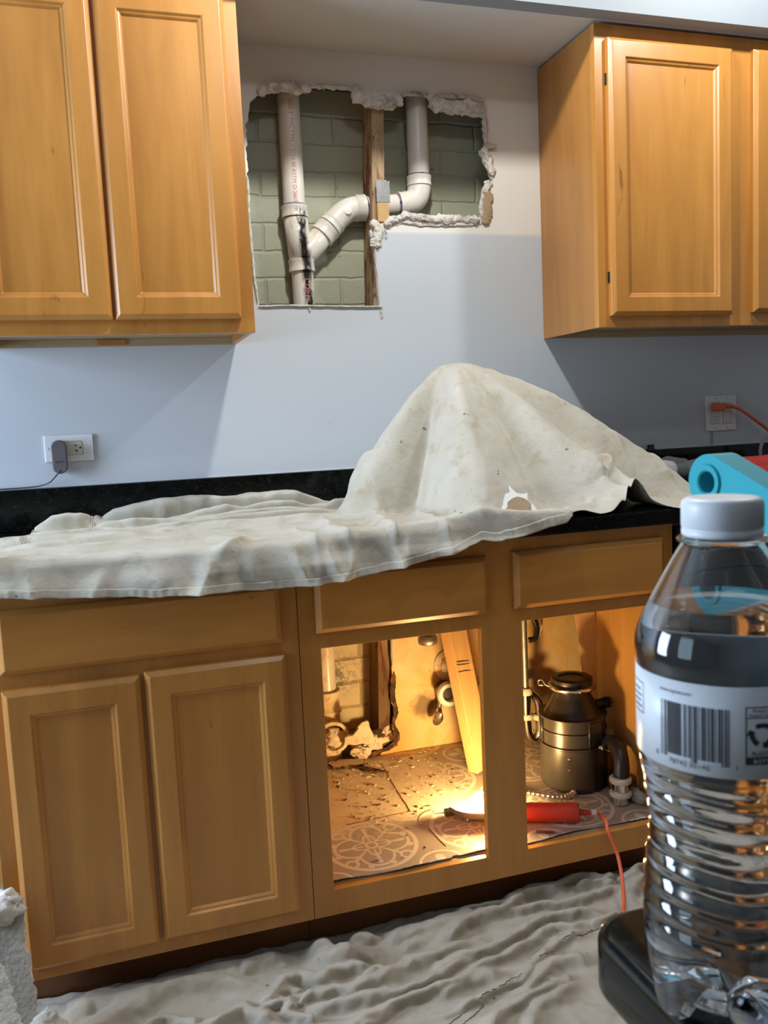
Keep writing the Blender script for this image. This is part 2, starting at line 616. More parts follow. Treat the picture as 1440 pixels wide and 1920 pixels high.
def smooth_path(pts, k=8):
    """Catmull-Rom through the points"""
    P = [Vector(p) for p in pts]
    P = [P[0] * 2 - P[1]] + P + [P[-1] * 2 - P[-2]]
    out = []
    for i in range(1, len(P) - 2):
        for j in range(k):
            t = j / k
            a, b, c, d = P[i - 1], P[i], P[i + 1], P[i + 2]
            out.append(0.5 * ((2 * b) + (c - a) * t + (2 * a - 5 * b + 4 * c - d) * t * t + (3 * b - a - 3 * c + d) * t ** 3))
    out.append(P[-2])
    return out


def add_tube(bm, pts, rad, seg=14, cap=True):
    fr = frames(pts)
    rings = []
    for i, (p, a, b) in enumerate(fr):
        r = rad[i] if isinstance(rad, (list, tuple)) else rad
        rings.append([bm.verts.new(p + (a * math.cos(2 * PI * j / seg) + b * math.sin(2 * PI * j / seg)) * r) for j in range(seg)])
    for i in range(len(rings) - 1):
        for j in range(seg):
            bm.faces.new((rings[i][j], rings[i][(j + 1) % seg], rings[i + 1][(j + 1) % seg], rings[i + 1][j]))
    if cap:
        bm.faces.new(rings[0][::-1])
        bm.faces.new(rings[-1])
    return rings


def tube(name, pts, rad, mat, parent=None, seg=14, origin=None):
    bm = bmesh.new()
    add_tube(bm, pts, rad, seg)
    o = bmesh_obj(name, bm, mat, parent, True, origin)
    m = o.modifiers.new('edges', 'EDGE_SPLIT')
    m.split_angle = math.radians(45)
    return o


def lathe(name, prof, base, mat, parent=None, seg=28, axis=(0, 0, 1), origin=None, closed=True, split=40):
    """prof: list of (radius, height) along axis from base; closes at both ends"""
    ax = Vector(axis).normalized()
    q = Vector((0, 0, 1)).rotation_difference(ax)
    bm = bmesh.new()
    rings = []
    for r, h in prof:
        if r < 1e-6:
            rings.append([bm.verts.new(Vector(base) + ax * h)])
        else:
            rings.append([bm.verts.new(Vector(base) + q @ Vector((r * math.cos(2 * PI * j / seg), r * math.sin(2 * PI * j / seg), h))) for j in range(seg)])
    for a, b in zip(rings[:-1], rings[1:]):
        for j in range(seg):
            k = (j + 1) % seg
            if len(a) == 1 and len(b) == 1:
                continue
            if len(a) == 1:
                bm.faces.new((a[0], b[k], b[j]))
            elif len(b) == 1:
                bm.faces.new((a[j], a[k], b[0]))
            else:
                bm.faces.new((a[j], a[k], b[k], b[j]))
    if closed:
        for rg in (rings[0], rings[-1]):
            if len(rg) > 2:
                try:
                    bm.faces.new(rg)
                except ValueError:
                    pass
    o = bmesh_obj(name, bm, mat, parent, True, origin)
    m = o.modifiers.new('edges', 'EDGE_SPLIT')
    m.split_angle = math.radians(split)
    return o


def plate(name, outer, holes, c0, c1, mat, parent=None, axis='y', origin=None, bev=0.0):
    """2D polygon with holes extruded between c0 and c1 along an axis; 2D = (x,z) for y, (y,z) for x, (x,y) for z"""
    def P(p, c):
        return {'y': Vector((p[0], c, p[1])), 'x': Vector((c, p[0], p[1])), 'z': Vector((p[0], p[1], c))}[axis]
    loops = [outer] + list(holes)
    tris = tessellate_polygon([[Vector((p[0], p[1], 0)) for p in l] for l in loops])
    flat = [p for l in loops for p in l]
    bm = bmesh.new()
    A = [bm.verts.new(P(p, c0)) for p in flat]
    B = [bm.verts.new(P(p, c1)) for p in flat]
    for t in tris:
        try:
            bm.faces.new([A[i] for i in t])
            bm.faces.new([B[i] for i in t][::-1])
        except ValueError:
            pass
    k = 0
    for l in loops:
        n = len(l)
        for i in range(n):
            j = (i + 1) % n
            bm.faces.new((A[k + i], A[k + j], B[k + j], B[k + i]))
        k += n
    bmesh.ops.recalc_face_normals(bm, faces=bm.faces[:])
    bmesh.ops.dissolve_limit(bm, angle_limit=0.001, verts=bm.verts[:], edges=bm.edges[:])
    o = bmesh_obj(name, bm, mat, parent, False, origin)
    if bev:
        m = o.modifiers.new('bevel', 'BEVEL')
        m.width = bev
        m.segments = 2
        m.limit_method = 'ANGLE'
    return o


def rect_loft(name, x0, x1, z0, z1, yb, loops, mat, parent, fill=True, bev=0.0012):
    """nested rectangles: (inset, depth toward the viewer from yb)"""
    bm = bmesh.new()
    R = []
    for ins, d in loops:
        y = yb - d
        R.append([bm.verts.new((a, y, b)) for a, b in ((x0 + ins, z0 + ins), (x1 - ins, z0 + ins), (x1 - ins, z1 - ins), (x0 + ins, z1 - ins))])
    for a, b in zip(R[:-1], R[1:]):
        for j in range(4):
            k = (j + 1) % 4
            bm.faces.new((a[j], a[k], b[k], b[j]))
    if fill:
        bm.faces.new(R[-1])
        bm.faces.new(R[0][::-1])
    o = bmesh_obj(name, bm, mat, parent, False)
    if bev:
        m = o.modifiers.new('bevel', 'BEVEL')
        m.width = bev
        m.segments = 2
        m.limit_method = 'ANGLE'
        m.angle_limit = math.radians(20)
    return o


def fbm(x, y, seed=0, octaves=4, gain=0.5):
    """numpy value-noise fbm in about [-1, 1]"""
    x = np.asarray(x, float)
    y = np.asarray(y, float)
    out = np.zeros(np.broadcast(x, y).shape)
    amp = 1.0
    tot = 0
    for o in range(octaves):
        rng = np.random.RandomState(seed * 31 + o)
        tab = rng.uniform(-1, 1, (256, 256))
        xi = np.floor(x).astype(int)
        yi = np.floor(y).astype(int)
        fx = x - xi
        fy = y - yi
        fx = fx * fx * (3 - 2 * fx)
        fy = fy * fy * (3 - 2 * fy)
        a = tab[xi % 256, yi % 256]
        b = tab[(xi + 1) % 256, yi % 256]
        c = tab[xi % 256, (yi + 1) % 256]
        d = tab[(xi + 1) % 256, (yi + 1) % 256]
        out = out + amp * (a + (b - a) * fx + (c - a) * fy + (a - b - c + d) * fx * fy)
        tot += amp
        amp *= gain
        x = x * 2.03 + 17.3
        y = y * 2.03 + 5.1
    return out / tot * 1.6


def grid_obj(name, X, Y, Z, mat, parent=None, origin=None, keep=None, thick=0.0012):
    n, m = X.shape
    co = np.stack([X, Y, Z], -1).reshape(-1, 3)
    i = np.arange(n * m).reshape(n, m)
    f = np.stack([i[:-1, :-1], i[1:, :-1], i[1:, 1:], i[:-1, 1:]], -1)
    if keep is not None:
        f = f[keep[:-1, :-1] & keep[1:, :-1] & keep[1:, 1:] & keep[:-1, 1:]]
    f = f.reshape(-1, 4)
    used = np.unique(f)
    re = -np.ones(n * m, int)
    re[used] = np.arange(len(used))
    me = bpy.data.meshes.new(name)
    me.from_pydata(co[used].tolist(), [], re[f].tolist())
    o = link(name, me, mat, parent, True, origin)
    if thick:
        s = o.modifiers.new('cloth_thickness', 'SOLIDIFY')
        s.thickness = thick
        s.offset = 0
    return o


def lump(name, center, size, mat, parent=None, seed=0, rough=0.35, sub=3, flat=0.0, rot=0.0, origin=None, freq=2.2, sharp=False):
    """irregular chunk: noise-displaced icosphere, optionally with facets cut flat"""
    bm = bmesh.new()
    bmesh.ops.create_icosphere(bm, subdivisions=sub, radius=1.0)
    rnd = random.Random(seed)
    planes = []
    if sharp:
        for _ in range(9):
            d = Vector((rnd.uniform(-1, 1), rnd.uniform(-1, 1), rnd.uniform(-1, 1))).normalized()
            planes.append((d, rnd.uniform(0.55, 0.85)))
    off = Vector((seed * 3.7, seed * 1.3, seed * 2.1))
    Rz = Matrix.Rotation(rot, 3, 'Z')
    for v in bm.verts:
        p = v.co.copy()
        for d, k in planes:
            e = p.dot(d) - k
            if e > 0:
                p -= d * e
        p *= 1 + rough * noise.fractal(p * freq + off, 1.0, 2.0, 4)
        if flat and p.z < -flat:
            p.z = -flat
        p = Vector((p.x * size[0], p.y * size[1], p.z * size[2]))
        v.co = Rz @ p + Vector(center)
    return bmesh_obj(name, bm, mat, parent, not sharp, origin)


def shard(name, pts, z0, th, mat, mat_edge, parent=None, tilt=None, origin=None, seed=0, jag=0.004):
    """a broken piece of board: jagged outline, real thickness; pts in local xy, tilt a 4x4"""
    rnd = random.Random(seed)
    out = []
    n = len(pts)
    for i in range(n):
        a = Vector((pts[i][0], pts[i][1]))
        b = Vector((pts[(i + 1) % n][0], pts[(i + 1) % n][1]))
        k = max(1, int((b - a).length / 0.008))
        d = (b - a)
        nrm = Vector((-d.y, d.x)).normalized() if d.length > 0 else Vector((0, 0))
        for j in range(k):
            t = j / k
            out.append(a + d * t + nrm * rnd.uniform(-jag, jag) * (1 if j else 0.3))
    bm = bmesh.new()
    tris = tessellate_polygon([[Vector((p.x, p.y, 0)) for p in out]])
    A = [bm.verts.new((p.x, p.y, 0)) for p in out]
    B = [bm.verts.new((p.x + rnd.uniform(-jag, jag) * 1.3, p.y + rnd.uniform(-jag, jag) * 1.3, th + rnd.uniform(-0.02, 0.02) * th)) for p in out]
    for t in tris:
        bm.faces.new([A[i] for i in t])
        bm.faces.new([B[i] for i in t][::-1])
    n = len(out)
    side = []
    for i in range(n):
        j = (i + 1) % n
        side.append(bm.faces.new((A[i], A[j], B[j], B[i])))
    for f in side:
        f.material_index = 1
    mt = (tilt if tilt is not None else Matrix.Identity(4))
    bmesh.ops.transform(bm, matrix=Matrix.Translation((0, 0, 0)) @ mt, verts=bm.verts[:])
    o = bmesh_obj(name, bm, mat, parent, False, origin)
    o.data.materials.append(mat_edge)
    return o


def text_mesh(s, size, spacing=1.0):
    """lettering as triangles in the xy plane, left-aligned at 0"""
    c = bpy.data.curves.new('lettering', 'FONT')
    c.body = s
    c.size = size
    c.space_character = spacing
    c.resolution_u = 3
    o = bpy.data.objects.new('lettering', c)
    COL.objects.link(o)
    dg = bpy.context.evaluated_depsgraph_get()
    me = bpy.data.meshes.new_from_object(o.evaluated_get(dg), depsgraph=dg)
    bpy.data.objects.remove(o)
    bpy.data.curves.remove(c)
    return me


def text_on(name, s, size, fn, mat, parent, spacing=1.0, cuts=0):
    """fn maps (x, y) of the flat lettering to a world point"""
    me = text_mesh(s, size, spacing)
    if cuts:
        bm = bmesh.new()
        bm.from_mesh(me)
        bmesh.ops.subdivide_edges(bm, edges=bm.edges[:], cuts=cuts)
        bm.to_mesh(me)
        bm.free()
    for v in me.vertices:
        v.co = fn(v.co.x, v.co.y)
    return link(name, me, mat, parent)


# ------------------------------------------------------------------ room structure
def struct(o):
    o['kind'] = 'structure'
    return o


struct(box('floor', (-2.6, 3.2, -4.6, 0.13, -0.03, 0.0), M['tile']))
struct(box('ceiling', (-2.6, 3.2, -4.6, 0.13, 2.44, 2.50), M['ceiling']))
struct(box('wall_left', (-2.68, -2.6, -4.6, 0.13, 0, 2.44), M['room']))
struct(box('wall_right', (3.2, 3.28, -4.6, 0.13, 0, 2.44), M['room_light']))
struct(box('wall_front', (-2.6, 3.2, -4.68, -4.6, 0, 2.44), M['room']))


def jag(pts, amp, step=0.010, seed=1):
    rnd = random.Random(seed)
    out = []
    n = len(pts)
    for i in range(n):
        a = Vector(pts[i][:2])
        b = Vector(pts[(i + 1) % n][:2])
        am = pts[i][2] if len(pts[i]) > 2 else amp
        k = max(1, int((b - a).length / step))
        d = b - a
        nr = Vector((-d.y, d.x)).normalized()
        for j in range(k):
            q = a + d * (j / k) + nr * (rnd.uniform(-am, am) if j else rnd.uniform(-am, am) * 0.4)
            out.append((q.x, q.y))
    return out


S_ = 0.0008
hole1 = [(0.073, 1.987), (0.104, 2.014), (0.134, 2.024), (0.206, 2.031), (0.286, 2.038), (0.352, 2.035), (0.369, 2.026), (0.396, 2.007),
         (0.429, 1.992), (0.469, 1.992), (0.488, 2.017), (0.503, 2.031), (0.571, 2.033), (0.581, 2.004), (0.628, 1.993), (0.695, 1.991),
         (0.738, 1.987), (0.737, 1.908), (0.722, 1.896), (0.745, 1.848), (0.760, 1.815), (0.731, 1.798), (0.723, 1.759), (0.715, 1.709),
         (0.666, 1.706), (0.545, 1.706), (0.485, 1.708), (0.444, 1.688), (0.392, 1.686), (0.384, 1.655, S_ * 2), (0.394, 1.615, S_), (0.3985, 1.463, S_),
         (0.066, 1.467, S_ * 1.5), (0.055, 1.677), (0.057, 1.906)]
hole1 = jag(hole1, 0.0035, 0.009, 3)
hole2 = [(0.05, 0.166), (0.300, 0.170), (0.362, 0.182), (0.392, 0.196), (0.402, 0.225), (0.386, 0.245), (0.388, 0.270), (0.397, 0.290), (0.384, 0.325),
         (0.392, 0.44, 0.001), (0.400, 0.74, 0.001), (0.06, 0.74, 0.001)]
hole2 = jag(hole2, 0.004, 0.010, 5)
struct(plate('wall_back', [(-2.6, 0), (3.2, 0), (3.2, 2.44), (-2.6, 2.44)], [hole1, hole2], 0.0, 0.0127, M['wall']))
struct(box('wall_brick', (-2.6, 3.2, 0.106, 0.13, 0, 2.44), M['brick']))
struct(box('soffit', (-2.6, 3.2, -0.356, -0.0005, 2.132, 2.44), M['soffit_under']))
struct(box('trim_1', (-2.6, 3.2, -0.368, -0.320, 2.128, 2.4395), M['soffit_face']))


def ledge(name, pts, wid, th, mat, seed, y0=-0.004, drop=0.0, spread=0.5):
    """crumbled board along a broken edge: a noisy rope of gypsum following the edge"""
    path = smooth_path([(p[0], y0, p[1]) for p in pts], 10)
    bm = bmesh.new()
    rings = add_tube(bm, path, 1.0, 12)
    fr = frames(path)
    n = len(path)
    for i, (p, a, b) in enumerate(fr):
        e = min(1.0, min(i, n - 1 - i) / 3.0 + 0.25)
        for v in rings[i]:
            d = v.co - p
            k = 1 + 0.75 * noise.fractal(Vector((p.x * 42 + d.x, p.z * 42 + d.z, seed + d.y)), 1.0, 2.0, 4)
            k *= e
            v.co = p + Vector((d.x * wid * k, d.y * th * (0.7 + 0.3 * k), d.z * wid * k * 0.8))
            f = 1 + 0.3 * noise.noise(v.co * 140 + Vector((seed, 0, 0)))
            v.co = p + (v.co - p) * f
    o = bmesh_obj(name, bm, mat, None, False)
    o['kind'] = 'structure'
    return o


wb = bpy.data.objects['wall_back']
ORG['wall_back'] = Vector((0, 0, 0))


def edge(*a, **k):
    o = ledge('torn_drywall_edge', *a, **k)
    o.parent = wb
    del o['kind']
    return o


edge([(0.096, 2.005), (0.112, 2.018), (0.140, 2.024), (0.175, 2.034), (0.212, 2.030), (0.238, 2.024)], 0.0125, 0.010, M['gypsum'], 1)
edge([(0.12, 2.026), (0.15, 2.030), (0.19, 2.020), (0.232, 2.028)], 0.011, 0.012, M['gypsum'], 2, y0=-0.008)
edge([(0.245, 2.036), (0.30, 2.038), (0.35, 2.036)], 0.004, 0.005, M['gypsum'], 3)
edge([(0.350, 2.030), (0.372, 2.020), (0.398, 2.008), (0.430, 2.004), (0.470, 2.012), (0.487, 2.026)], 0.0185, 0.010, M['gypsum'], 4)
edge([(0.430, 2.000), (0.452, 2.005), (0.474, 2.010)], 0.015, 0.012, M['gypsum_dirty'], 5, y0=-0.006)
edge([(0.485, 2.028), (0.525, 2.036), (0.57, 2.034)], 0.006, 0.008, M['gypsum_dirty'], 6)
edge([(0.575, 2.020), (0.60, 2.008), (0.640, 2.008), (0.680, 2.010), (0.715, 2.010), (0.738, 2.000)], 0.0195, 0.012, M['gypsum'], 7)
edge([(0.585, 2.030), (0.63, 2.034), (0.68, 2.034), (0.735, 2.028)], 0.008, 0.008, M['gypsum_dirty'], 8, y0=-0.003)
edge([(0.738, 2.005), (0.741, 1.96), (0.738, 1.912)], 0.005, 0.005, M['gypsum'], 9)
edge([(0.728, 1.902), (0.740, 1.886), (0.748, 1.862), (0.757, 1.826)], 0.012, 0.007, M['gypsum'], 10)
edge([(0.735, 1.905), (0.757, 1.905), (0.768, 1.900)], 0.0085, 0.003, M['gypsum_dirty'], 11, y0=-0.010)
edge([(0.745, 1.812), (0.738, 1.792), (0.728, 1.778)], 0.011, 0.006, M['gypsum'], 12)
edge([(0.742, 1.782), (0.736, 1.748), (0.732, 1.715), (0.728, 1.690)], 0.0125, 0.003, M['paper_brown'], 13, y0=-0.007)
edge([(0.720, 1.765), (0.718, 1.712)], 0.006, 0.006, M['gypsum'], 14)
edge([(0.712, 1.700), (0.668, 1.704), (0.62, 1.702), (0.57, 1.700), (0.53, 1.703), (0.487, 1.706), (0.45, 1.694), (0.425, 1.682)], 0.0125, 0.010, M['gypsum'], 15)
edge([(0.70, 1.690), (0.63, 1.690), (0.56, 1.689), (0.48, 1.690)], 0.008, 0.004, M['gypsum'], 16, y0=-0.002)
edge([(0.385, 1.690), (0.402, 1.680), (0.408, 1.660), (0.400, 1.640), (0.398, 1.620)], 0.0135, 0.009, M['gypsum'], 17)
edge([(0.396, 1.62), (0.4005, 1.54), (0.4005, 1.468)], 0.0028, 0.003, M['gypsum'], 18)
edge([(0.064, 1.464), (0.15, 1.465), (0.25, 1.463), (0.34, 1.461), (0.41, 1.461)], 0.0026, 0.003, M['gypsum'], 19)
edge([(0.062, 1.475), (0.056, 1.56), (0.053, 1.68), (0.055, 1.80)], 0.0035, 0.003, M['gypsum'], 20)
for k, (x, z, s) in enumerate([(0.405, 1.451, 0.010), (0.2, 1.458, 0.004), (0.427, 1.672, 0.012), (0.27, 2.044, 0.008)]):
    edge([(x, z), (x + 0.004, z - s), (x + 0.002, z - 2.2 * s)], 0.0022, 0.002, M['gypsum'], 30 + k, y0=-0.003)
# rot along the broken board inside the sink cabinet
edge([(0.396, 0.42), (0.392, 0.34), (0.398, 0.295), (0.388, 0.262), (0.400, 0.228), (0.388, 0.200), (0.35, 0.186), (0.30, 0.178)], 0.0075, 0.004, M['rot'], 40, y0=0.002)
edge([(0.392, 0.74), (0.392, 0.58), (0.390, 0.44)], 0.0035, 0.004, M['gypsum_dirty'], 41)
edge([(0.31, 0.24), (0.34, 0.236), (0.37, 0.225), (0.392, 0.215)], 0.015, 0.008, M['rot'], 42, y0=0.012)
edge([(0.265, 0.232), (0.30, 0.236), (0.33, 0.232)], 0.009, 0.01, M['rot'], 43, y0=0.015)

# studs between board and brick
st = thing('wall_stud', 'rust-stained old wooden stud behind the drywall, between the two white pipes', 'stud', (0.424, 0.058, 0.0))
SH = Matrix(((1, 0, 0.036, -0.072), (0, 1, 0, 0), (0, 0, 1, 0), (0, 0, 0, 1)))
box('board', (0.409, 0.445, 0.0145, 0.104, 0.004, 2.43), M['stud'], st, 0.002, mtx=SH)
plate('nail_plate', [(0.407, 1.742), (0.446, 1.742), (0.446, 1.802), (0.441, 1.796), (0.436, 1.803), (0.428, 1.797), (0.418, 1.804), (0.407, 1.800)], [], -0.004, -0.0015, M['dull_metal'], st, bev=0.0006)
box('notch_block', (0.408, 0.442, -0.004, 0.0145, 1.690, 1.742), M['pine'], st, 0.003)

# ------------------------------------------------------------------ cabinets
YB = -0.6155          # face frame plane of the base cabinets
YU = -0.3095          # face frame plane of the wall cabinets
DOOR = [(0.0, 0.0), (0.0, 0.012), (0.010, 0.0205), (0.0475, 0.0205), (0.0515, 0.0155), (0.0545, 0.0150), (0.0595, 0.0095)]


def door(x0, x1, z0, z1, y, parent, hinge=None):
    d = rect_loft('door', x0, x1, z0, z1, y, DOOR, M['wood_v'], parent, fill=False)
    i = 0.0590
    box('panel', (x0 + i, x1 - i, y - 0.0098, y - 0.0005, z0 + i, z1 - i), M['wood_v'], d)
    if hinge:
        for z in (z0 + 0.10, z1 - 0.10):
            box('hinge', (hinge - 0.002, hinge + 0.002, y - 0.006, y - 0.0004, z - 0.014, z + 0.014), M['black'], d, 0.001)
    return d


def drawer(x0, x1, z0, z1, y, parent, name='drawer_front'):
    return rect_loft(name, x0, x1, z0, z1, y, [(0, 0), (0, 0.011), (0.011, 0.0205), (0.0125, 0.0205)], M['wood_h'], parent)


def frame(x0, x1, z0, z1, holes, y, parent):
    hs = [[(a, c), (b, c), (b, d), (a, d)] for a, b, c, d in holes]
    return plate('face_frame', [(x0, z0), (x1, z0), (x1, z1), (x0, z1)], hs, y, y + 0.019, M['wood_v'], parent, bev=0.0012)


# wall cabinet on the left
wl = thing('wall_cabinet', 'honey maple wall cabinet with two doors left of the broken wall', 'cabinet', (-0.305, -0.155, 1.3634))
frame(-0.610, 0.0, 1.3634, 2.126, [(-0.572, -0.325, 1.401, 2.088), (-0.296, -0.038, 1.401, 2.088)], YU, wl)
plate('side_panel', [(YU + 0.019, 1.3645), (-0.001, 1.3645), (-0.001, 2.126), (YU + 0.019, 2.126)], [], -0.0165, -0.0035, M['wood_side'], wl, axis='x')
plate('side_panel', [(YU + 0.019, 1.3645), (-0.001, 1.3645), (-0.001, 2.126), (YU + 0.019, 2.126)], [], -0.608, -0.594, M['wood_side'], wl, axis='x')
box('bottom_panel', (-0.5935, -0.0170, YU + 0.0195, -0.001, 1.383, 1.395), M['ply'], wl)
box('mounting_rail', (-0.5935, -0.0170, -0.020, -0.001, 1.3650, 1.3825), M['ply'], wl)
box('top_panel', (-0.5935, -0.0170, YU + 0.0195, -0.001, 2.110, 2.124), M['ply'], wl)
door(-0.5905, -0.3142, 1.3945, 2.092, YU, wl)
door(-0.3075, -0.0310, 1.3945, 2.092, YU, wl)
box('label_strip', (-0.352, -0.285, -0.024, -0.0205, 1.367, 1.381), M['wood_side'], wl)

# wall cabinet on the right
wr = thing('wall_cabinet', 'honey maple wall cabinet on the right with side panel half in shadow', 'cabinet', (1.36, -0.155, 1.3634))
frame(0.906, 1.820, 1.3634, 2.124, [(0.962, 1.300, 1.401, 2.080), (1.405, 1.76, 1.401, 2.080)], YU, wr)
plate('side_panel', [(YU + 0.019, 1.3645), (-0.001, 1.3645), (-0.001, 2.124), (YU + 0.019, 2.124)], [], 0.9085, 0.922, M['wood_side'], wr, axis='x')
plate('side_panel', [(YU + 0.019, 1.3645), (-0.001, 1.3645), (-0.001, 2.124), (YU + 0.019, 2.124)], [], 1.804, 1.818, M['wood_side'], wr, axis='x')
box('bottom_panel', (0.9225, 1.8035, YU + 0.0195, -0.001, 1.383, 1.395), M['ply'], wr)
box('mounting_rail', (0.9225, 1.8035, -0.020, -0.001, 1.3650, 1.3825), M['ply'], wr)
box('top_panel', (0.9225, 1.8035, YU + 0.0195, -0.001, 2.110, 2.122), M['ply'], wr)
door(0.9375, 1.3175, 1.3920, 2.0880, YU, wr, hinge=0.9360)
door(1.3865, 1.7900, 1.3980, 2.0930, YU, wr)

# base cabinet on the left
bl = thing('base_cabinet', 'maple base cabinet with two closed doors and one wide drawer front', 'cabinet', (-0.30, -0.31, 0.0))
frame(-0.6005, -0.0008, 0.0932, 0.877, [(-0.562, -0.322, 0.132, 0.664), (-0.302, -0.040, 0.132, 0.664), (-0.562, -0.040, 0.715, 0.821)], YB, bl)
box('side_panel', (-0.016, -0.0012, YB + 0.0195, -0.004, 0.0940, 0.877), M['wood_side'], bl)
box('side_panel', (-0.6000, -0.585, YB + 0.0195, -0.004, 0.0940, 0.877), M['wood_side'], bl)
box('bottom_panel', (-0.5845, -0.0165, YB + 0.0195, -0.004, 0.115, 0.130), M['black_gap'], bl)
box('back_panel', (-0.5845, -0.0165, -0.012, -0.004, 0.131, 0.877), M['black_gap'], bl)
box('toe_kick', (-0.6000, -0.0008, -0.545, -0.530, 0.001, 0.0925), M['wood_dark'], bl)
door(-0.5695, -0.3200, 0.1215, 0.6775, YB, bl)
door(-0.3120, -0.0320, 0.1240, 0.6820, YB, bl)
drawer(-0.5695, -0.0375, 0.7080, 0.8300, YB, bl)

# sink base
sb = thing('sink_base_cabinet', 'doorless maple sink base with two open bays and two false drawer fronts', 'cabinet', (0.45, -0.31, 0.0))
frame(0.0004, 0.9045, 0.0932, 0.877, [(0.0455, 0.4075, 0.1500, 0.6815), (0.5065, 0.8650, 0.1500, 0.6870)], YB, sb)
box('side_panel', (0.0008, 0.014, YB + 0.0195, -0.004, 0.0940, 0.877), M['wood_in'], sb)
box('side_panel', (0.886, 0.9040, YB + 0.0195, -0.300, 0.0940, 0.877), M['wood_in'], sb)
plate('floor_panel', [(YB + 0.0195, 0.1360), (-0.003, 0.1605), (-0.003, 0.1740), (YB + 0.0195, 0.1495)], [], 0.0145, 0.8855, M['ply'], sb, axis='x')
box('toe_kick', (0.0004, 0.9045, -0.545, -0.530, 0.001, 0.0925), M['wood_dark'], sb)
drawer(0.0350, 0.4220, 0.7165, 0.8440, YB, sb, 'false_drawer_front')
drawer(0.4850, 0.8720, 0.7180, 0.8480, YB, sb, 'false_drawer_front')


def zf(y):          # height of the sloping cabinet floor
    return 0.1500 + 0.0245 * (y + 0.596) / 0.593


# black granite worktop with its upstand
ct = thing('countertop', 'black granite countertop with low upstand along the wall', 'countertop', (0.6, -0.3, 0.878))
box('slab', (-0.80, 1.95, -0.640, -0.0015, 0.8785, 0.9125), M['granite'], ct, 0.004)
box('backsplash', (-0.80, 1.95, -0.0215, -0.0008, 0.9130, 1.0160), M['granite'], ct, 0.0015)
box('caulk_bead', (-0.80, 1.95, -0.0050, -0.0008, 1.0163, 1.0185), M['white_plastic'], ct, 0.001)

# dishwasher right of the sink base
dw = thing('dishwasher', 'black dishwasher under the worktop right of the sink base', 'dishwasher', (1.22, -0.32, 0.0))
box('door', (0.912, 1.508, -0.640, -0.600, 0.11, 0.760), M['dishwasher'], dw, 0.004)
box('control_panel', (0.912, 1.508, -0.645, -0.600, 0.765, 0.868), M['dishwasher'], dw, 0.004)
box('tub', (1.05, 1.505, -0.599, -0.060, 0.10, 0.865), M['dishwasher'], dw)
for x in (1.07, 1.49):
    lathe('foot', [(0.012, 0.0), (0.012, 0.10)], (x, -0.50, 0.0005), M['black'], dw, 10)
tube('handle', smooth_path([(0.97, -0.646, 0.815), (0.99, -0.675, 0.815), (1.43, -0.675, 0.815), (1.45, -0.646, 0.815)], 5), 0.007, M['black'], dw)

# patterned vinyl on the cabinet floor
vl = []
rnd = random.Random(5)
xs = [0.0165 + i * (0.8675 / 120) for i in range(121)]
for x in xs:
    vl.append((x, -0.5915 + rnd.uniform(-0.0012, 0.0012) + (0.006 if 0.33 < x < 0.345 else 0) + 0.004 * math.sin(x * 21)))
ny = 24
X = np.zeros((121, ny))
Y = np.zeros((121, ny))
Z = np.zeros((121, ny))
for i, (x, y0) in enumerate(vl):
    for j in range(ny):
        t = j / (ny - 1)
        y = y0 + (-0.0045 - y0) * t ** 1.6
        X[i, j] = x
        Y[i, j] = y
        curl = max(0, 1 - (y - y0) / 0.03)
        Z[i, j] = zf(y) + 0.0012 + 0.0045 * curl * curl * (0.6 + 0.4 * math.sin(x * 33))
tag(grid_obj('vinyl_sheet', X, Y, Z, M['vinyl'], origin=(0.45, -0.3, 0.16), thick=0.0008), 'grey and cream medallion patterned vinyl sheet lining the sink cabinet floor', 'floor liner')

vs = bpy.data.objects['vinyl_sheet']
for line in ([(0.3275, -0.056), (0.3240, -0.12), (0.3178, -0.207), (0.3125, -0.352)], [(0.143, -0.3586), (0.185, -0.357), (0.227, -0.354), (0.268, -0.352), (0.3125, -0.352)], [(0.3255, -0.4507), (0.330, -0.50), (0.3335, -0.5367)]):
    P = smooth_path([(x, y, zf(y) + 0.0022) for x, y in line], 8)
    tube('seam', [q + Vector((0.0008 * math.sin(i * 2.1), 0.0008 * math.cos(i * 1.7), 0)) for i, q in enumerate(P)], 0.0009, M['wood_dark'], vs, 6)

# peninsula in the foreground
pn = thing('peninsula', 'foreground peninsula with rounded black granite corner under the water bottle', 'counter', (0.6, -2.5, 0.0))
c0 = (-0.147, -1.999)
rr = 0.022
pts = [(1.4, -3.2), (1.4, c0[1])]
for k in range(9):
    a = PI / 2 + k * PI / 16
    pts.append((c0[0] + rr + rr * math.cos(a), c0[1] - rr + rr * math.sin(a)))
pts.append((c0[0], -3.2))
o = plate('slab', pts, [], 0.884, 0.914, M['granite'], pn, axis='z')
m = o.modifiers.new('eased_edge', 'BEVEL')
m.width = 0.005
m.segments = 4
m.limit_method = 'ANGLE'
m.angle_limit = math.radians(40)
o.data.polygons.foreach_set('use_smooth', [True] * len(o.data.polygons))
m = o.modifiers.new('edges', 'EDGE_SPLIT')
m.split_angle = math.radians(35)
box('cabinet_body', (0.16, 1.38, -3.18, -2.10, 0.001, 0.8835), M['wood_v'], pn)

# ------------------------------------------------------------------ drain stack in the wall
YP = 0.068
PR = 0.0302
dp = thing('drain_pipe', 'white PVC drain stack with stained wye in the wall opening, branch rising on the right', 'pipe', (0.205, YP, 0.18))


def sleeve(name, a, b, r, mat, parent, lip=0.003, seg=26):
    a = Vector(a)
    b = Vector(b)
    L = (b - a).length
    return lathe(name, [(r - 0.004, 0), (r, 0.0), (r, 0.004), (r - lip * 0.4, 0.007), (r - lip * 0.4, L - 0.007), (r, L - 0.004), (r, L), (r - 0.004, L)], a, mat, parent, seg, axis=(b - a))


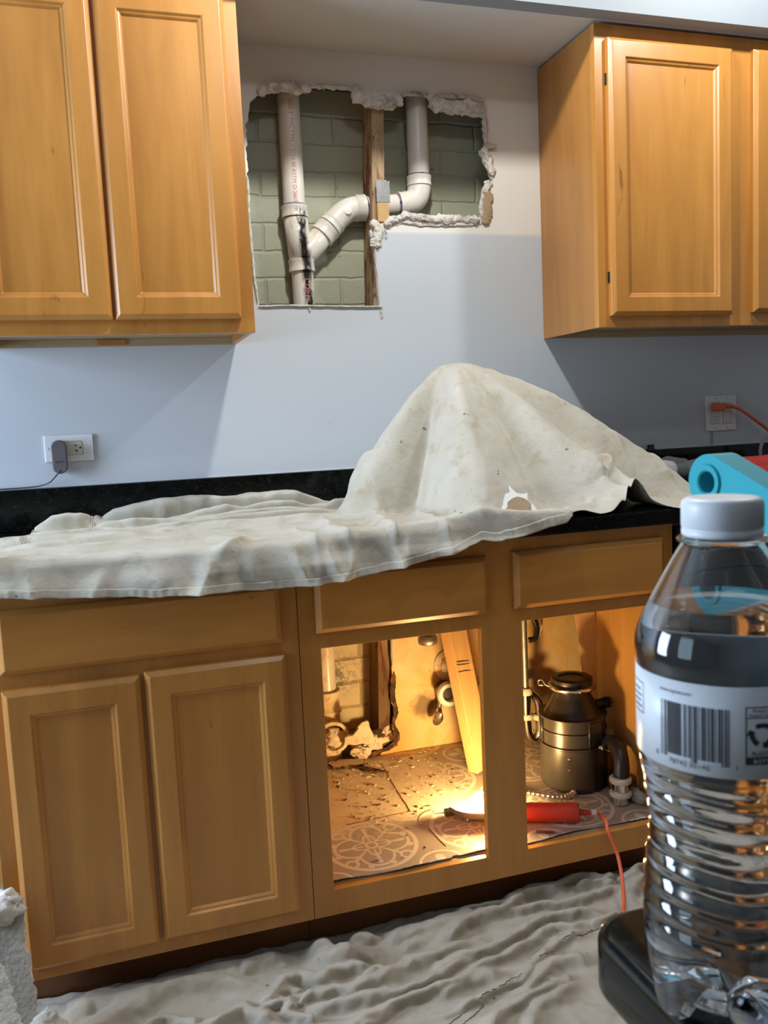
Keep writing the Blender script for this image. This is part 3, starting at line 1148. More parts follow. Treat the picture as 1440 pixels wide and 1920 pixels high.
tube('pipe', [(0.1895, YP, 2.43), (0.1905, YP, 1.95), (0.1915, YP, 1.712)], PR, M['pvc'], dp, 28)
sleeve('primer_band', (0.1914, YP, 1.741), (0.1914, YP, 1.747), PR + 0.0006, M['purple'], dp)
sleeve('hub', (0.1915, YP, 1.712), (0.1912, YP, 1.742), PR + 0.0065, M['pvc_dirty'], dp)
bm = bmesh.new()
add_tube(bm, [(0.1920, YP, 1.7115), (0.1975, YP, 1.66), (0.2025, YP, 1.598)], PR + 0.003, 28)
add_tube(bm, [(0.2000, YP, 1.600), (0.2230, YP, 1.622), (0.2860, YP, 1.686)], PR + 0.002, 28)
wye = bmesh_obj('wye_fitting', bm, M['pvc_dirty'], dp, True)
sleeve('hub', (0.2032, YP, 1.566), (0.2025, YP, 1.598), PR + 0.0065, M['pvc_dirty'], dp)
tube('pipe', [(0.2035, YP, 1.5655), (0.2050, YP, 1.40), (0.2060, YP, 0.375)], PR, M['pvc_dirty'], dp, 28)
sleeve('hub', (0.2640, YP, 1.664), (0.2860, YP, 1.6862), PR + 0.0065, M['pvc'], dp)
sleeve('hub', (0.2885, YP, 1.6890), (0.3030, YP, 1.7036), PR + 0.0062, M['pvc'], dp)
tube('elbow', smooth_path([(0.3000, YP, 1.7005), (0.3200, YP, 1.7195), (0.3440, YP, 1.7350), (0.3720, YP, 1.7425)], 6), PR + 0.003, M['pvc'], dp, 28)
lathe('molding_mark', [(0.0115, 0), (0.0115, 0.0016), (0.009, 0.0020), (0.0, 0.0020)], (0.334, YP - PR - 0.0026, 1.728), M['pvc'], dp, 18, axis=(-0.15, -1, 0.1))
sleeve('hub', (0.3660, YP, 1.7420), (0.3930, YP, 1.7440), PR + 0.0065, M['pvc'], dp)
tube('pipe', [(0.3930, YP, 1.7440), (0.5010, YP, 1.7550)], PR, M['pvc'], dp, 28)
sleeve('primer_band', (0.3945, YP, 1.7441), (0.3985, YP, 1.7445), PR + 0.0006, M['purple'], dp)
sleeve('primer_band', (0.4900, YP, 1.7538), (0.4935, YP, 1.7542), PR + 0.0006, M['purple'], dp)
sleeve('hub', (0.4935, YP, 1.7542), (0.5170, YP, 1.7566), PR + 0.0060, M['pvc'], dp)
tube('elbow', smooth_path([(0.5150, YP, 1.7564), (0.5350, YP, 1.7640), (0.5520, YP, 1.7800), (0.5590, YP, 1.8040), (0.5596, YP, 1.8150)], 6), PR + 0.003, M['pvc'], dp, 28)
sleeve('hub', (0.5595, YP, 1.8080), (0.5596, YP, 1.8350), PR + 0.0060, M['pvc'], dp)
sleeve('primer_band', (0.5596, YP, 1.8350), (0.5596, YP, 1.8392), PR + 0.0006, M['purple'], dp)
tube('pipe', [(0.5596, YP, 1.8350), (0.5612, YP, 2.43)], PR, M['pvc'], dp, 28)


def ink_on(s, size, cx0, slope, ztop, phi0, name='lettering'):
    def fn(tx, ty):
        z = ztop - tx
        a = phi0 + ty / PR
        r = PR + 0.0005
        return Vector((cx0 + slope * (ztop - z) + r * math.sin(a), YP - r * math.cos(a), z))
    text_on(name, s, size, fn, M['red_ink'], dp, 1.0)


ink_on('7220 2" PVC TYPE 1 SCH 40 ASTM D-2665 NSF-dwv', 0.0150, 0.1900, 0.0045, 2.018, -0.22)
ink_on('C720 PE', 0.0185, 0.2040, 0.006, 1.545, -0.05)

# the same stack inside the sink cabinet
lathe('hub', [(0.032, 0), (0.042, 0.0), (0.043, 0.006), (0.038, 0.012), (0.0365, 0.05), (0.040, 0.056), (0.040, 0.064), (0.034, 0.066)], (0.207, YP, 0.306), M['old_pvc'], dp, 26)
lathe('tee_body', [(0.030, 0), (0.036, 0.0), (0.036, 0.145), (0.030, 0.145)], (0.207, YP, 0.160), M['old_pvc'], dp, 26)
lathe('cleanout_ring', [(0.030, 0.0), (0.041, 0.0), (0.041, 0.070), (0.046, 0.072), (0.046, 0.086), (0.037, 0.088), (0.034, 0.070), (0.030, 0.0)], (0.214, 0.075, 0.248), M['old_pvc'], dp, 28, axis=(-0.12, -1, 0.05), closed=False)
lump('clogged_debris', (0.213, -0.002, 0.244), (0.032, 0.011, 0.029), M['plaster'], dp, seed=3, rough=0.4)

# ------------------------------------------------------------------ things inside the sink base
tag(lump('plaster_chunk', (0.318, 0.028, 0.213), (0.052, 0.034, 0.031), M['plaster'], seed=11, rough=0.5, sharp=True, flat=0.8, origin=(0.318, 0.028, 0.185)),
    'pale plaster chunk in the rotted hole beside the drain fitting, largest of the rubble', 'rubble', 'rubble under the sink')
tag(lump('plaster_chunk', (0.368, 0.018, 0.228), (0.026, 0.020, 0.022), M['plaster'], seed=15, rough=0.5, sharp=True, origin=(0.368, 0.018, 0.207)),
    'small round plaster chunk against the black rotted board edge', 'rubble', 'rubble under the sink')
tag(lump('plaster_chunk', (0.282, 0.000, 0.196), (0.030, 0.024, 0.021), M['plaster'], seed=19, rough=0.5, sharp=True, origin=(0.282, 0.0, 0.177)),
    'small plaster chunk between the drain fitting and the biggest chunk', 'rubble', 'rubble under the sink')
T = Matrix.Translation((0.232, -0.020, 0.236)) @ Matrix.Rotation(math.radians(-12), 4, 'Z') @ Matrix.Rotation(math.radians(118), 4, 'X')
tag(shard('board_shard', [(0, 0), (0.085, -0.006), (0.082, 0.030), (0.066, 0.088), (0.050, 0.086), (0.026, 0.036), (0.002, 0.030)], 0, 0.006, M['plaster'], M['gypsum'], tilt=T, seed=4, jag=0.0015, origin=(0.28, -0.04, 0.175)),
    'pale pointed board shard leaning below the plaster chunks', 'rubble', 'rubble under the sink')
T = Matrix.Translation((0.255, -0.075, zf(-0.08) + 0.004)) @ Matrix.Rotation(math.radians(-38), 4, 'Z') @ Matrix.Rotation(math.radians(8), 4, 'X')
tag(shard('wood_splinter', [(0, 0), (0.020, -0.008), (0.075, -0.004), (0.092, 0.0005), (0.06, 0.007), (0.016, 0.012)], 0, 0.005, M['rot'], M['rot'], tilt=T, seed=6, jag=0.0015, origin=(0.28, -0.1, zf(-0.1))),
    'dark brown rotten wood splinter on the dusty vinyl', 'rubble', 'rubble under the sink')
T = Matrix.Translation((0.185, -0.055, zf(-0.05) + 0.004)) @ Matrix.Rotation(math.radians(4), 4, 'Z')
tag(shard('board_shard', [(0, 0), (0.09, -0.01), (0.10, 0.02), (0.05, 0.045), (0.0, 0.04)], 0, 0.008, M['plaster'], M['rot'], tilt=T, seed=8, jag=0.003, origin=(0.23, -0.04, zf(-0.05))),
    'flat pale board shard with dark edge lying under the cleanout fitting', 'rubble', 'rubble under the sink')

# grit: nobody would count it
bm = bmesh.new()
rnd = random.Random(21)
for k in range(520):
    x = 0.17 + 0.34 * rnd.random() ** 1.2
    y = -0.40 + 0.38 * rnd.random() ** 0.7
    if rnd.random() < 0.12:
        x, y = rnd.uniform(0.1, 0.5), rnd.uniform(-0.55, -0.3)
    s = 0.0008 + 0.0028 * rnd.random() ** 4
    r = bmesh.ops.create_icosphere(bm, subdivisions=1, radius=s)
    st_ = rnd.uniform(1, 3.2)
    a = rnd.uniform(0, PI)
    for v in r['verts']:
        p = Vector((v.co.x * st_, v.co.y, v.co.z * 0.6))
        p.rotate(Matrix.Rotation(a, 3, 'Z'))
        v.co = p + Vector((x, y, zf(y) + 0.002 + s * 0.5))
gr = bmesh_obj('grit', bm, M['rot'], None, False, origin=(0.33, -0.2, 0.165))
gr.data.materials.append(M['plaster'])
n = len(gr.data.polygons)
for i, p in enumerate(gr.data.polygons):
    p.material_index = 1 if (i // 20) % 3 else 0
tag(gr, 'brown and cream grit strewn over the vinyl under the sink', 'debris', kind='stuff')

# leaning brace
def beam(name, a, b, wx, wy, roll, mat, parent=None, origin=None, bev=0.002):
    a = Vector(a)
    b = Vector(b)
    d = (b - a)
    q = Vector((0, 0, 1)).rotation_difference(d.normalized()).to_matrix().to_4x4()
    mt = Matrix.Translation(a) @ q @ Matrix.Rotation(roll, 4, 'Z')
    return box(name, (-wx / 2, wx / 2, -wy / 2, wy / 2, 0, d.length), mat, parent, bev, mt, origin)


br = thing('brace', 'leaning pine two-by-four bracing the sink from the cabinet floor', 'board', (0.573, -0.195, zf(-0.195)))
beam('board', (0.573, -0.200, zf(-0.2) + 0.008), (0.4625, -0.185, 0.868), 0.066, 0.036, math.radians(24), M['pine'], br)
for k, z in enumerate((0.478, 0.486, 0.458)):
    t = (z - 0.165) / 0.70
    c = Vector((0.573 - 0.110 * t, -0.2 + 0.015 * t, z))
    tube('pencil_mark', [c + Vector((-0.018, -0.0285, 0.004)), c + Vector((0.006, -0.0185, 0.001 * k)), c + Vector((0.026, -0.0088, -0.002))], 0.0009, M['thread'], br, 6)

bd = thing('stud_board', 'knotty pine board standing upright behind the garbage disposal by the side panel', 'board', (0.905, -0.25, 0.1))
beam('board', (0.936, -0.255, 0.16), (0.862, -0.245, 0.83), 0.030, 0.065, math.radians(32), M['pine'], bd)
for z, dx in ((0.345, -0.004), (0.350, 0.012), (0.285, 0.014)):
    lathe('knot', [(0.0, 0.0), (0.0085, 0.0005), (0.009, -0.002), (0, -0.002)], (0.916 - 0.11 * (z - 0.285) + dx * 0.6, -0.2905 + dx * 0.55 + 0.0065, z), M['wood_dark'], bd, 14, axis=(-0.53, -0.85, -0.06))

# pipe stubs on the back wall
def escutcheon(name, label, x, z, r, rin, ax, depth, hub=True):
    t = thing(name, label, 'pipe stub', (x, -0.001, z))
    lathe('escutcheon', [(0.0, 0.0), (r, 0.0), (r, 0.004), (r * 0.82, 0.010), (rin + 0.004, 0.012), (rin, 0.012), (0, 0.012)], (x, -0.0015, z), M['old_pvc'], t, 30, axis=ax)
    if hub:
        lathe('plug', [(0, 0.0), (rin, 0), (rin, depth), (rin * 0.8, depth + 0.004), (0, depth + 0.004)], (x, -0.012, z), M['old_pvc'], t, 24, axis=ax)
    return t


escutcheon('pipe_stub', 'cream capped pipe stub on the stained wall behind the leaning brace', 0.566, 0.418, 0.047, 0.030, (0, -1, 0), 0.012)
escutcheon('pipe_stub', 'cream round pipe stub low on the wall right of the brace', 0.668, 0.335, 0.034, 0.024, (0, -1, 0), 0.014)

ds = thing('drain_stub', 'white-rimmed open drain stub pipe sticking out of the water-stained wall', 'pipe', (0.545, -0.001, 0.345))
d_ax = (-0.10, -1, 0.10)
lathe('pipe', [(0.019, 0.0), (0.028, 0.0), (0.028, 0.060), (0.019, 0.060)], (0.545, -0.003, 0.345), M['disposal'], ds, 24, axis=d_ax)
lathe('rim', [(0.0185, 0.0), (0.033, 0.0), (0.036, 0.005), (0.036, 0.014), (0.031, 0.020), (0.022, 0.020), (0.0185, 0.012), (0.0185, 0.0)], (0.5395, -0.058, 0.3505), M['white_plastic'], ds, 30, axis=d_ax, closed=False)
lathe('bore', [(0.0, 0.0), (0.0184, 0.0), (0.0184, 0.003), (0.0, 0.003)], (0.5405, -0.050, 0.350), M['black'], ds, 24, axis=d_ax)

sv = thing('shutoff_valve', 'chrome shutoff valve with oval handle below the white-rimmed drain stub', 'valve', (0.53, -0.001, 0.30))
v_ax = Vector((-0.35, -0.75, -0.32)).normalized()
lathe('body', [(0.0, 0), (0.009, 0.0), (0.009, 0.035), (0.0115, 0.037), (0.0115, 0.050), (0.006, 0.052), (0.006, 0.066), (0, 0.066)], (0.531, -0.003, 0.306), M['chrome'], sv, 16, axis=v_ax)
lathe('outlet', [(0.0, 0), (0.0065, 0.0), (0.0065, 0.024), (0.009, 0.025), (0.009, 0.036), (0, 0.036)], Vector((0.531, -0.003, 0.306)) + v_ax * 0.030, M['chrome'], sv, 14, axis=(0.2, -0.1, 1))
hp = Vector((0.531, -0.003, 0.306)) + v_ax * 0.064
o = lathe('handle', [(0, 0), (0.014, 0.0), (0.0165, 0.004), (0.0165, 0.009), (0.012, 0.013), (0.0, 0.014)], (0, 0, 0), M['chrome'], None, 26)
q = Vector((0, 0, 1)).rotation_difference(v_ax).to_matrix().to_4x4()
o.data.transform(Matrix.Translation(hp - ORG[sv.name]) @ q @ Matrix.Rotation(0.7, 4, 'Z') @ Matrix.Diagonal((1.45, 0.85, 1, 1)))
o.parent = sv

fs = thing('faucet_shank', 'dark threaded faucet shank with nut hanging at the top of the left bay', 'pipe', (0.468, -0.10, 0.86))
lathe('rod', [(0, 0), (0.010, 0), (0.010, 0.358), (0, 0.358)], (0.468, -0.100, 0.520), M['dull_metal'], fs, 16)
lathe('nut', [(0.010, 0), (0.024, 0.0), (0.029, 0.006), (0.029, 0.016), (0.024, 0.026), (0.010, 0.026)], (0.468, -0.100, 0.516), M['dull_metal'], fs, 10)

# supply tube and trap seen at the left of the right bay
tr = thing('drain_trap', 'chrome drain trap with pale slip nuts behind the centre post, right bay', 'pipe', (0.757, -0.12, 0.2))
tube('tailpiece', [(0.755, -0.12, 0.876), (0.757, -0.12, 0.348)], 0.0095, M['dull_metal'], tr, 16)
lathe('slip_nut', [(0.008, 0), (0.018, 0.0), (0.020, 0.003), (0.020, 0.015), (0.016, 0.020), (0.008, 0.020)], (0.757, -0.12, 0.335), M['ivory'], tr, 12)
tube('trap_bend', smooth_path([(0.757, -0.12, 0.345), (0.757, -0.121, 0.27), (0.762, -0.122, 0.215), (0.778, -0.124, 0.196), (0.795, -0.126, 0.215), (0.797, -0.128, 0.26)], 7), 0.0155, M['chrome'], tr, 18)
lathe('slip_nut', [(0.012, 0), (0.020, 0.0), (0.022, 0.003), (0.022, 0.012), (0.018, 0.016), (0.012, 0.016)], (0.797, -0.128, 0.258), M['ivory'], tr, 12)
lathe('slip_nut', [(0.012, 0), (0.019, 0.0), (0.021, 0.003), (0.021, 0.012), (0.018, 0.016), (0.012, 0.016)], (0.7575, -0.121, 0.262), M['ivory'], tr, 12)
tube('trap_arm', smooth_path([(0.797, -0.128, 0.270), (0.796, -0.115, 0.305), (0.785, -0.09, 0.325), (0.775, -0.05, 0.335), (0.772, -0.002, 0.338)], 6), 0.0145, M['chrome'], tr, 16)
hs = tag(tube('rubber_hose', smooth_path([(0.768, -0.09, 0.872), (0.775, -0.10, 0.60), (0.795, -0.105, 0.555), (0.803, -0.11, 0.525), (0.795, -0.115, 0.497), (0.776, -0.11, 0.492)], 8), 0.0085, M['black'], origin=(0.79, -0.1, 0.5)),
         'black rubber hose loop hanging at the top left of the right bay', 'hose')
tag(tube('supply_line', smooth_path([(0.822, -0.075, 0.872), (0.836, -0.075, 0.56), (0.832, -0.080, 0.505), (0.810, -0.083, 0.482), (0.790, -0.083, 0.478)], 8), 0.0030, M['old_pvc'], origin=(0.81, -0.1, 0.5)),
    'thin cream supply line curving under the black hose loop', 'hose')

# garbage disposal
GX, GY, GZ = 0.778, -0.352, zf(-0.352) + 0.0024
gd = thing('garbage_disposal', 'dark grey garbage disposal standing on the patterned vinyl in the right bay', 'garbage disposal', (GX, GY, GZ))
R0 = 0.0875
lathe('canister', [(0.0, 0.006), (R0 - 0.022, 0.006), (R0 - 0.020, 0.0), (R0 - 0.006, 0.0), (R0, 0.008), (R0, 0.112), (R0 + 0.0025, 0.114), (R0 + 0.0025, 0.118), (R0 - 0.004, 0.119), (0.0, 0.119)], (GX, GY, GZ), M['disposal'], gd, 48)
lathe('grind_chamber', [(0, 0.119), (R0 - 0.003, 0.119), (R0 - 0.003, 0.150), (R0 + 0.0008, 0.152), (R0 + 0.0008, 0.156), (R0 - 0.003, 0.158), (R0 - 0.003, 0.186), (R0 + 0.002, 0.188), (R0 + 0.002, 0.192), (R0 - 0.010, 0.193), (0, 0.193)], (GX, GY, GZ), M['disposal'], gd, 48)
lathe('hopper', [(0, 0.193), (R0 - 0.012, 0.193), (R0 - 0.016, 0.199), (0.052, 0.236), (0.0485, 0.244), (0.0485, 0.262), (0.0, 0.262)], (GX, GY, GZ), M['disposal_dark'], gd, 48)
lathe('clamp_ring', [(0.047, 0.258), (0.0605, 0.258), (0.063, 0.261), (0.063, 0.267), (0.059, 0.270), (0.047, 0.270)], (GX, GY, GZ), M['chrome'], gd, 44)
lathe('gasket', [(0.036, 0.266), (0.052, 0.266), (0.054, 0.272), (0.054, 0.285), (0.050, 0.288), (0.036, 0.288), (0.034, 0.284), (0.0, 0.284)], (GX, GY, GZ), M['black'], gd, 40)
# clamp screw and ring ear
a0 = math.atan2(CAM.y - GY, CAM.x - GX)
def gp(da, r, h):
    return Vector((GX + r * math.cos(a0 + da), GY + r * math.sin(a0 + da), GZ + h))
tube('clamp_screw', [gp(0.30, 0.068, 0.268), gp(0.62, 0.066, 0.266)], 0.0052, M['chrome'], gd, 12)
tube('clamp_ear', [gp(-1.25, 0.061, 0.266)] + smooth_path([gp(-1.35, 0.070, 0.268), gp(-1.42, 0.078, 0.280), gp(-1.50, 0.087, 0.276), gp(-1.47, 0.086, 0.266), gp(-1.40, 0.076, 0.266)], 5), 0.0026, M['steel'], gd, 10)
# moulded ribs on the chamber
for da in (-1.15, -1.38, 0.50, 0.92):
    bm = bmesh.new()
    add_tube(bm, [gp(da, R0 - 0.0005, 0.119), gp(da, R0 - 0.0005, 0.192)], 0.0030, 8)
    bmesh_obj('rib', bm, M['disposal'], gd, True)
bm = bmesh.new()
vs = []
for k in range(15):
    da = 0.52 + 0.40 * k / 14
    vs.append([bm.verts.new(gp(da, R0 + d, h)) for h, d in ((0.1205, -0.002), (0.1205, 0.0012), (0.186, 0.0012), (0.186, -0.002))])
for a, b in zip(vs[:-1], vs[1:]):
    for j in range(3):
        bm.faces.new((a[j], b[j], b[j + 1], a[j + 1]))
bmesh_obj('dark_insert', bm, M['disposal_dark'], gd, True)
bm = bmesh.new()
vs = []
for k in range(31):
    da = 0.66 + 1.2 * k / 30
    vs.append([bm.verts.new(gp(da, R0 + d, h)) for h, d in ((0.004, 0.0006), (0.1115, 0.0006))])
for a, b in zip(vs[:-1], vs[1:]):
    bm.faces.new((a[0], b[0], b[1], a[1]))
bmesh_obj('painted_shade_side', bm, M['disposal_dark'], gd, True)  # dark sheet painting in the shade on the canister's right side
for h in (0.092, 0.062):
    p = gp(-0.12, R0 - 0.0005, h)
    lathe('screw', [(0, 0), (0.0046, 0), (0.0042, 0.002), (0.0, 0.003)], p, M['chrome'], gd, 12, axis=p - Vector((GX, GY, p.z)))
lathe('dishwasher_inlet', [(0, 0), (0.0125, 0.0), (0.0125, 0.036), (0.0145, 0.038), (0.0145, 0.056), (0.010, 0.056)], (GX + 0.048, GY - 0.006, GZ + 0.205), M['black'], gd, 18, axis=(1, -0.05, 0))
E0 = Vector((GX + 0.045, GY - 0.060, GZ + 0.122))
path = smooth_path([E0, E0 + Vector((0.014, -0.030, 0.006)), E0 + Vector((0.016, -0.062, -0.004)), E0 + Vector((0.010, -0.084, -0.030)), E0 + Vector((0.004, -0.092, -0.058)), E0 + Vector((0.000, -0.094, -0.066))], 7)
tube('discharge_elbow', path, 0.0200, M['disposal_dark'], gd, 22)
plate('elbow_flange', [(-0.030, -0.022), (0.030, -0.022), (0.034, -0.014), (0.008, 0.036), (-0.008, 0.036), (-0.034, -0.014)], [], -0.0012, 0.0012, M['chrome'], None, 'z')
o = bpy.data.objects['elbow_flange']
q = Vector((0, 0, 1)).rotation_difference(Vector((0.42, -0.9, 0.1)).normalized()).to_matrix().to_4x4()
o.data.transform(Matrix.Translation(E0 + Vector((0.013, -0.026, 0.004)) - ORG[gd.name]) @ q)
o.parent = gd
fl = E0 + Vector((-0.014, -0.030, 0.002))
tube('flange_screw', [fl + Vector((0.012, 0.012, 0)), fl, fl + Vector((-0.010, -0.010, 0.0))], 0.0036, M['chrome'], gd, 10)
b = E0 + Vector((0.000, -0.094, -0.066))
lathe('slip_nut', [(0.018, 0), (0.0265, 0.0), (0.028, 0.003), (0.028, 0.010), (0.024, 0.014), (0.018, 0.014)], b + Vector((0, 0, -0.006)), M['ivory'], gd, 14)
zt = b.z - 0.006
lathe('tailpiece', [(0.0, 0), (0.0195, 0.0), (0.0195, zt - zf(b.y) - 0.003), (0, zt - zf(b.y) - 0.003)], (b.x, b.y, zf(b.y) + 0.003), M['chrome'], gd, 24)
lathe('slip_nut', [(0.0196, 0), (0.0265, 0.0), (0.028, 0.003), (0.028, 0.009), (0.024, 0.012), (0.0196, 0.012)], (b.x, b.y, zf(b.y) + 0.024), M['ivory'], gd, 14)
pts = smooth_path([gp(-0.02, 0.080, 0.004), gp(-0.05, 0.105, 0.0075), gp(-0.35, 0.130, 0.0075), gp(-0.8, 0.155, 0.0080), gp(-1.05, 0.195, 0.0085)], 22)
tube('flexible_conduit', pts, [0.0062 + 0.0012 * (1 if (i // 2) % 2 else -1) for i in range(len(pts))], M['steel'], gd, 12)

tag(lathe('rubber_coupling', [(0.014, 0), (0.0215, 0.0), (0.0215, 0.050), (0.0235, 0.052), (0.0235, 0.062), (0.0, 0.062)], (0.8605, -0.415, zf(-0.415) + 0.0245), M['rot'], None, 22, axis=(-0.3, -1, 0.05), origin=(0.866, -0.43, zf(-0.43))),
    'dark brown rubber coupling lying behind the disposal tailpiece', 'pipe fitting')
tag(lump('work_glove', (0.8640, -0.515, zf(-0.515) + 0.018), (0.0145, 0.036, 0.019), M['paper_grey'], seed=31, rough=0.22, flat=0.7, rot=0.3, origin=(0.8655, -0.505, zf(-0.505))),
    'crumpled grey rag on the vinyl right of the disposal tailpiece', 'rag')
bpy.data.objects['work_glove'].name = 'rag'
tag(tube('pencil', [(0.5575, -0.560, zf(-0.56) + 0.0065), (0.5950, -0.578, zf(-0.578) + 0.006)], [0.0035, 0.0030], M['wood_dark'], origin=(0.576, -0.57, zf(-0.57))),
    'dark wooden pencil stub on the vinyl below the red lamp handle', 'pencil')

# ------------------------------------------------------------------ trouble light
wk = thing('work_light', 'lit trouble light with red handle lying on the sink cabinet floor', 'work light', (0.50, -0.50, zf(-0.5)))
A = Vector((0.6780, -0.5500, zf(-0.55) + 0.0262))
Bp = Vector((0.3850, -0.4300, zf(-0.43) + 0.0240))
ax = (Bp - A).normalized()
Lh = (Bp - A).length
lathe('handle', [(0, 0), (0.010, 0.0), (0.021, 0.001), (0.0240, 0.004), (0.0240, 0.030), (0.0232, 0.034), (0.0232, 0.120), (0.0215, 0.140), (0.0190, 0.150), (0.0190, 0.165), (0.0, 0.165)], A, M['red_handle'], wk, 28, axis=ax)
lathe('strain_relief', [(0, 0), (0.0085, 0.0), (0.0085, 0.004), (0.0070, 0.005), (0.0070, 0.009), (0.0080, 0.010), (0.0080, 0.014), (0.0065, 0.015), (0.0060, 0.026), (0, 0.026)], A, M['red_handle'], wk, 18, axis=-ax)
lathe('socket', [(0, 0.165), (0.0170, 0.165), (0.0170, 0.188), (0.0130, 0.190), (0, 0.190)], A, M['black'], wk, 22, axis=ax)
# bulb stands proud of the hood
bl0 = A + ax * 0.188
o = lathe('bulb', [(0, 0), (0.012, 0.0), (0.013, 0.012), (0.022, 0.030), (0.0270, 0.046), (0.0255, 0.060), (0.017, 0.072), (0, 0.077)], bl0 + Vector((0, 0, 0.010)), M['bulb'], wk, 26, axis=(ax + Vector((0, 0, 0.30))))
# trough-shaped hood, open side up
q = Vector((1, 0, 0)).rotation_difference(Vector((ax.x, ax.y, 0)).normalized()).to_matrix().to_4x4()
n1, n2 = 22, 15
X = np.zeros((n1, n2))
Y = np.zeros((n1, n2))
Z = np.zeros((n1, n2))
base = A + ax * 0.172
for i in range(n1):
    t = i / (n1 - 1)
    wdt = 0.036 * min(1.0, 0.55 + 1.6 * t) * (1 - max(0, (t - 0.62) / 0.38) ** 2.2 * 0.80)
    dep = 0.0235 * min(1, 0.7 + t) * (1 - max(0, (t - 0.60) / 0.40) ** 2 * 0.72)
    for j in range(n2):
        a = PI * j / (n2 - 1)
        p = q @ Vector((t * 0.142, wdt * math.cos(a), 0))
        X[i, j] = base.x + p.x
        Y[i, j] = base.y + p.y
        Z[i, j] = zf(base.y + p.y) + 0.0035 + 0.0245 - dep * math.sin(a) + 0.004 * t + 0.010 * math.cos(a) * min(1, 4 * t)
grid_obj('hood', X, Y, Z, M['hood'], wk, thick=0.0012)
lathe('added_light_stop', [(0, 0), (0.010, 0.0), (0.0415, 0.0), (0.0415, 0.0015), (0, 0.0015)], base + Vector((0, 0, 0.017)), M['hood'], wk, 36, axis=ax)  # added disc that blocks the bulb's light toward the right bay
for t in (0.35, 0.70):
    for s in (1,):
        p = q @ Vector((t * 0.142, 0.036, 0))
        c = base + Vector((p.x, p.y, 0))
        lathe('rivet', [(0, 0), (0.0032, 0), (0.0028, 0.0015), (0, 0.0020)], (c.x, c.y - 0.0008, zf(c.y) + 0.024), M['steel'], wk, 10, axis=(-0.3, -1, 0))
box('hook_mount', (Bp.x - 0.010, Bp.x + 0.012, Bp.y - 0.008, Bp.y + 0.008, Bp.z - 0.008, Bp.z + 0.008), M['black'], wk, 0.002)
hz = Bp.z
tube('hook', smooth_path([(0.376, -0.428, hz), (0.3645, -0.428, hz + 0.001), (0.350, -0.429, hz + 0.002), (0.343, -0.430, hz + 0.013), (0.335, -0.430, hz + 0.015), (0.314, -0.431, hz + 0.010), (0.304, -0.431, hz - 0.003), (0.309, -0.431, hz - 0.013), (0.320, -0.431, hz - 0.017)], 6), 0.0014, M['dull_metal'], wk, 8)
c0 = A - ax * 0.024
lathe('white_clip', [(0, 0), (0.0072, 0.0), (0.0072, 0.012), (0, 0.012)], A - ax * 0.030, M['white_plastic'], wk, 14, axis=-ax)
tube('cord', smooth_path([c0, c0 + Vector((0.020, -0.012, -0.002)), (0.7165, -0.6080, 0.176), (0.7073, -0.632, 0.1629), (0.7225, -0.645, 0.1106), (0.7121, -0.68, 0.0713), (0.6817, -0.735, 0.0492), (0.6603, -0.772, 0.0431), (0.668, -0.85, 0.046), (0.74, -0.95, 0.040), (0.86, -1.02, 0.036)], 8), 0.0043, M['orange'], wk, 12)

# ------------------------------------------------------------------ outlets and what is plugged in
ol = thing('wall_outlet', 'white horizontal wall outlet on the left holding the grey charger', 'outlet', (-0.4405, 0.0, 1.1135))
plate('cover_plate', [(-0.4990, 1.0800), (-0.3820, 1.0800), (-0.3820, 1.1470), (-0.4990, 1.1470)], [[(-0.4735, 1.0970), (-0.4075, 1.0970), (-0.4075, 1.1300), (-0.4735, 1.1300)]], -0.0060, -0.0004, M['white_plastic'], ol, bev=0.002)
box('receptacle', (-0.4729, -0.4081, -0.0068, -0.0004, 1.0976, 1.1294), M['ivory'], ol, 0.0008)
cz = 1.1135
def slot(x0, x1, z0, z1, p, y=-0.0072):
    box('slot', (x0, x1, y, y + 0.0009, z0, z1), M['black'], p)
slot(-0.4275, -0.4205, cz + 0.0050, cz + 0.0072, ol)
slot(-0.4272, -0.4190, cz - 0.0078, cz - 0.0056, ol)
slot(-0.4242, -0.4222, cz - 0.0115, cz - 0.0078, ol)
lathe('ground_hole', [(0, 0), (0.0024, 0), (0.0024, 0.0009), (0, 0.0009)], (-0.4132, -0.0066, cz), M['black'], ol, 12, axis=(0, -1, 0))
for x in (-0.4905, -0.3905):
    lathe('screw', [(0, 0), (0.0026, 0), (0.0022, 0.001), (0, 0.0013)], (x, -0.0060, cz), M['ivory'], ol, 12, axis=(0, -1, 0))

ch = thing('charger', 'grey rounded plug-in charger with thin cord in the left outlet', 'charger', (-0.4640, -0.007, 1.093))
cap = []
for k in range(24):
    a = 2 * PI * k / 24
    cap.append((-0.4640 + 0.0180 * math.cos(a), 1.093 + (0.0240 if math.sin(a) >= 0 else -0.0240) + 0.0180 * math.sin(a)))
o = plate('housing', cap, [], -0.0360, -0.0070, M['charger'], ch)
m = o.modifiers.new('bevel', 'BEVEL')
m.width = 0.003
m.segments = 3
m.limit_method = 'ANGLE'
m.angle_limit = math.radians(50)
text_on('lettering', 'dyson', 0.0085, lambda x, y: Vector((-0.4640 - 0.0105 + x, -0.0366, 1.0790 + y)), M['ink'], ch, 1.05)
tube('cord', smooth_path([(-0.4640, -0.0350, 1.0610), (-0.4690, -0.0360, 1.0545), (-0.4790, -0.0320, 1.0430), (-0.4920, -0.0240, 1.0310), (-0.5120, -0.0150, 1.0240), (-0.5400, -0.0120, 1.0208), (-0.6200, -0.0120, 1.0203), (-0.76, -0.0120, 1.0203)], 7), 0.0019, M['grey_cord'], ch, 8)

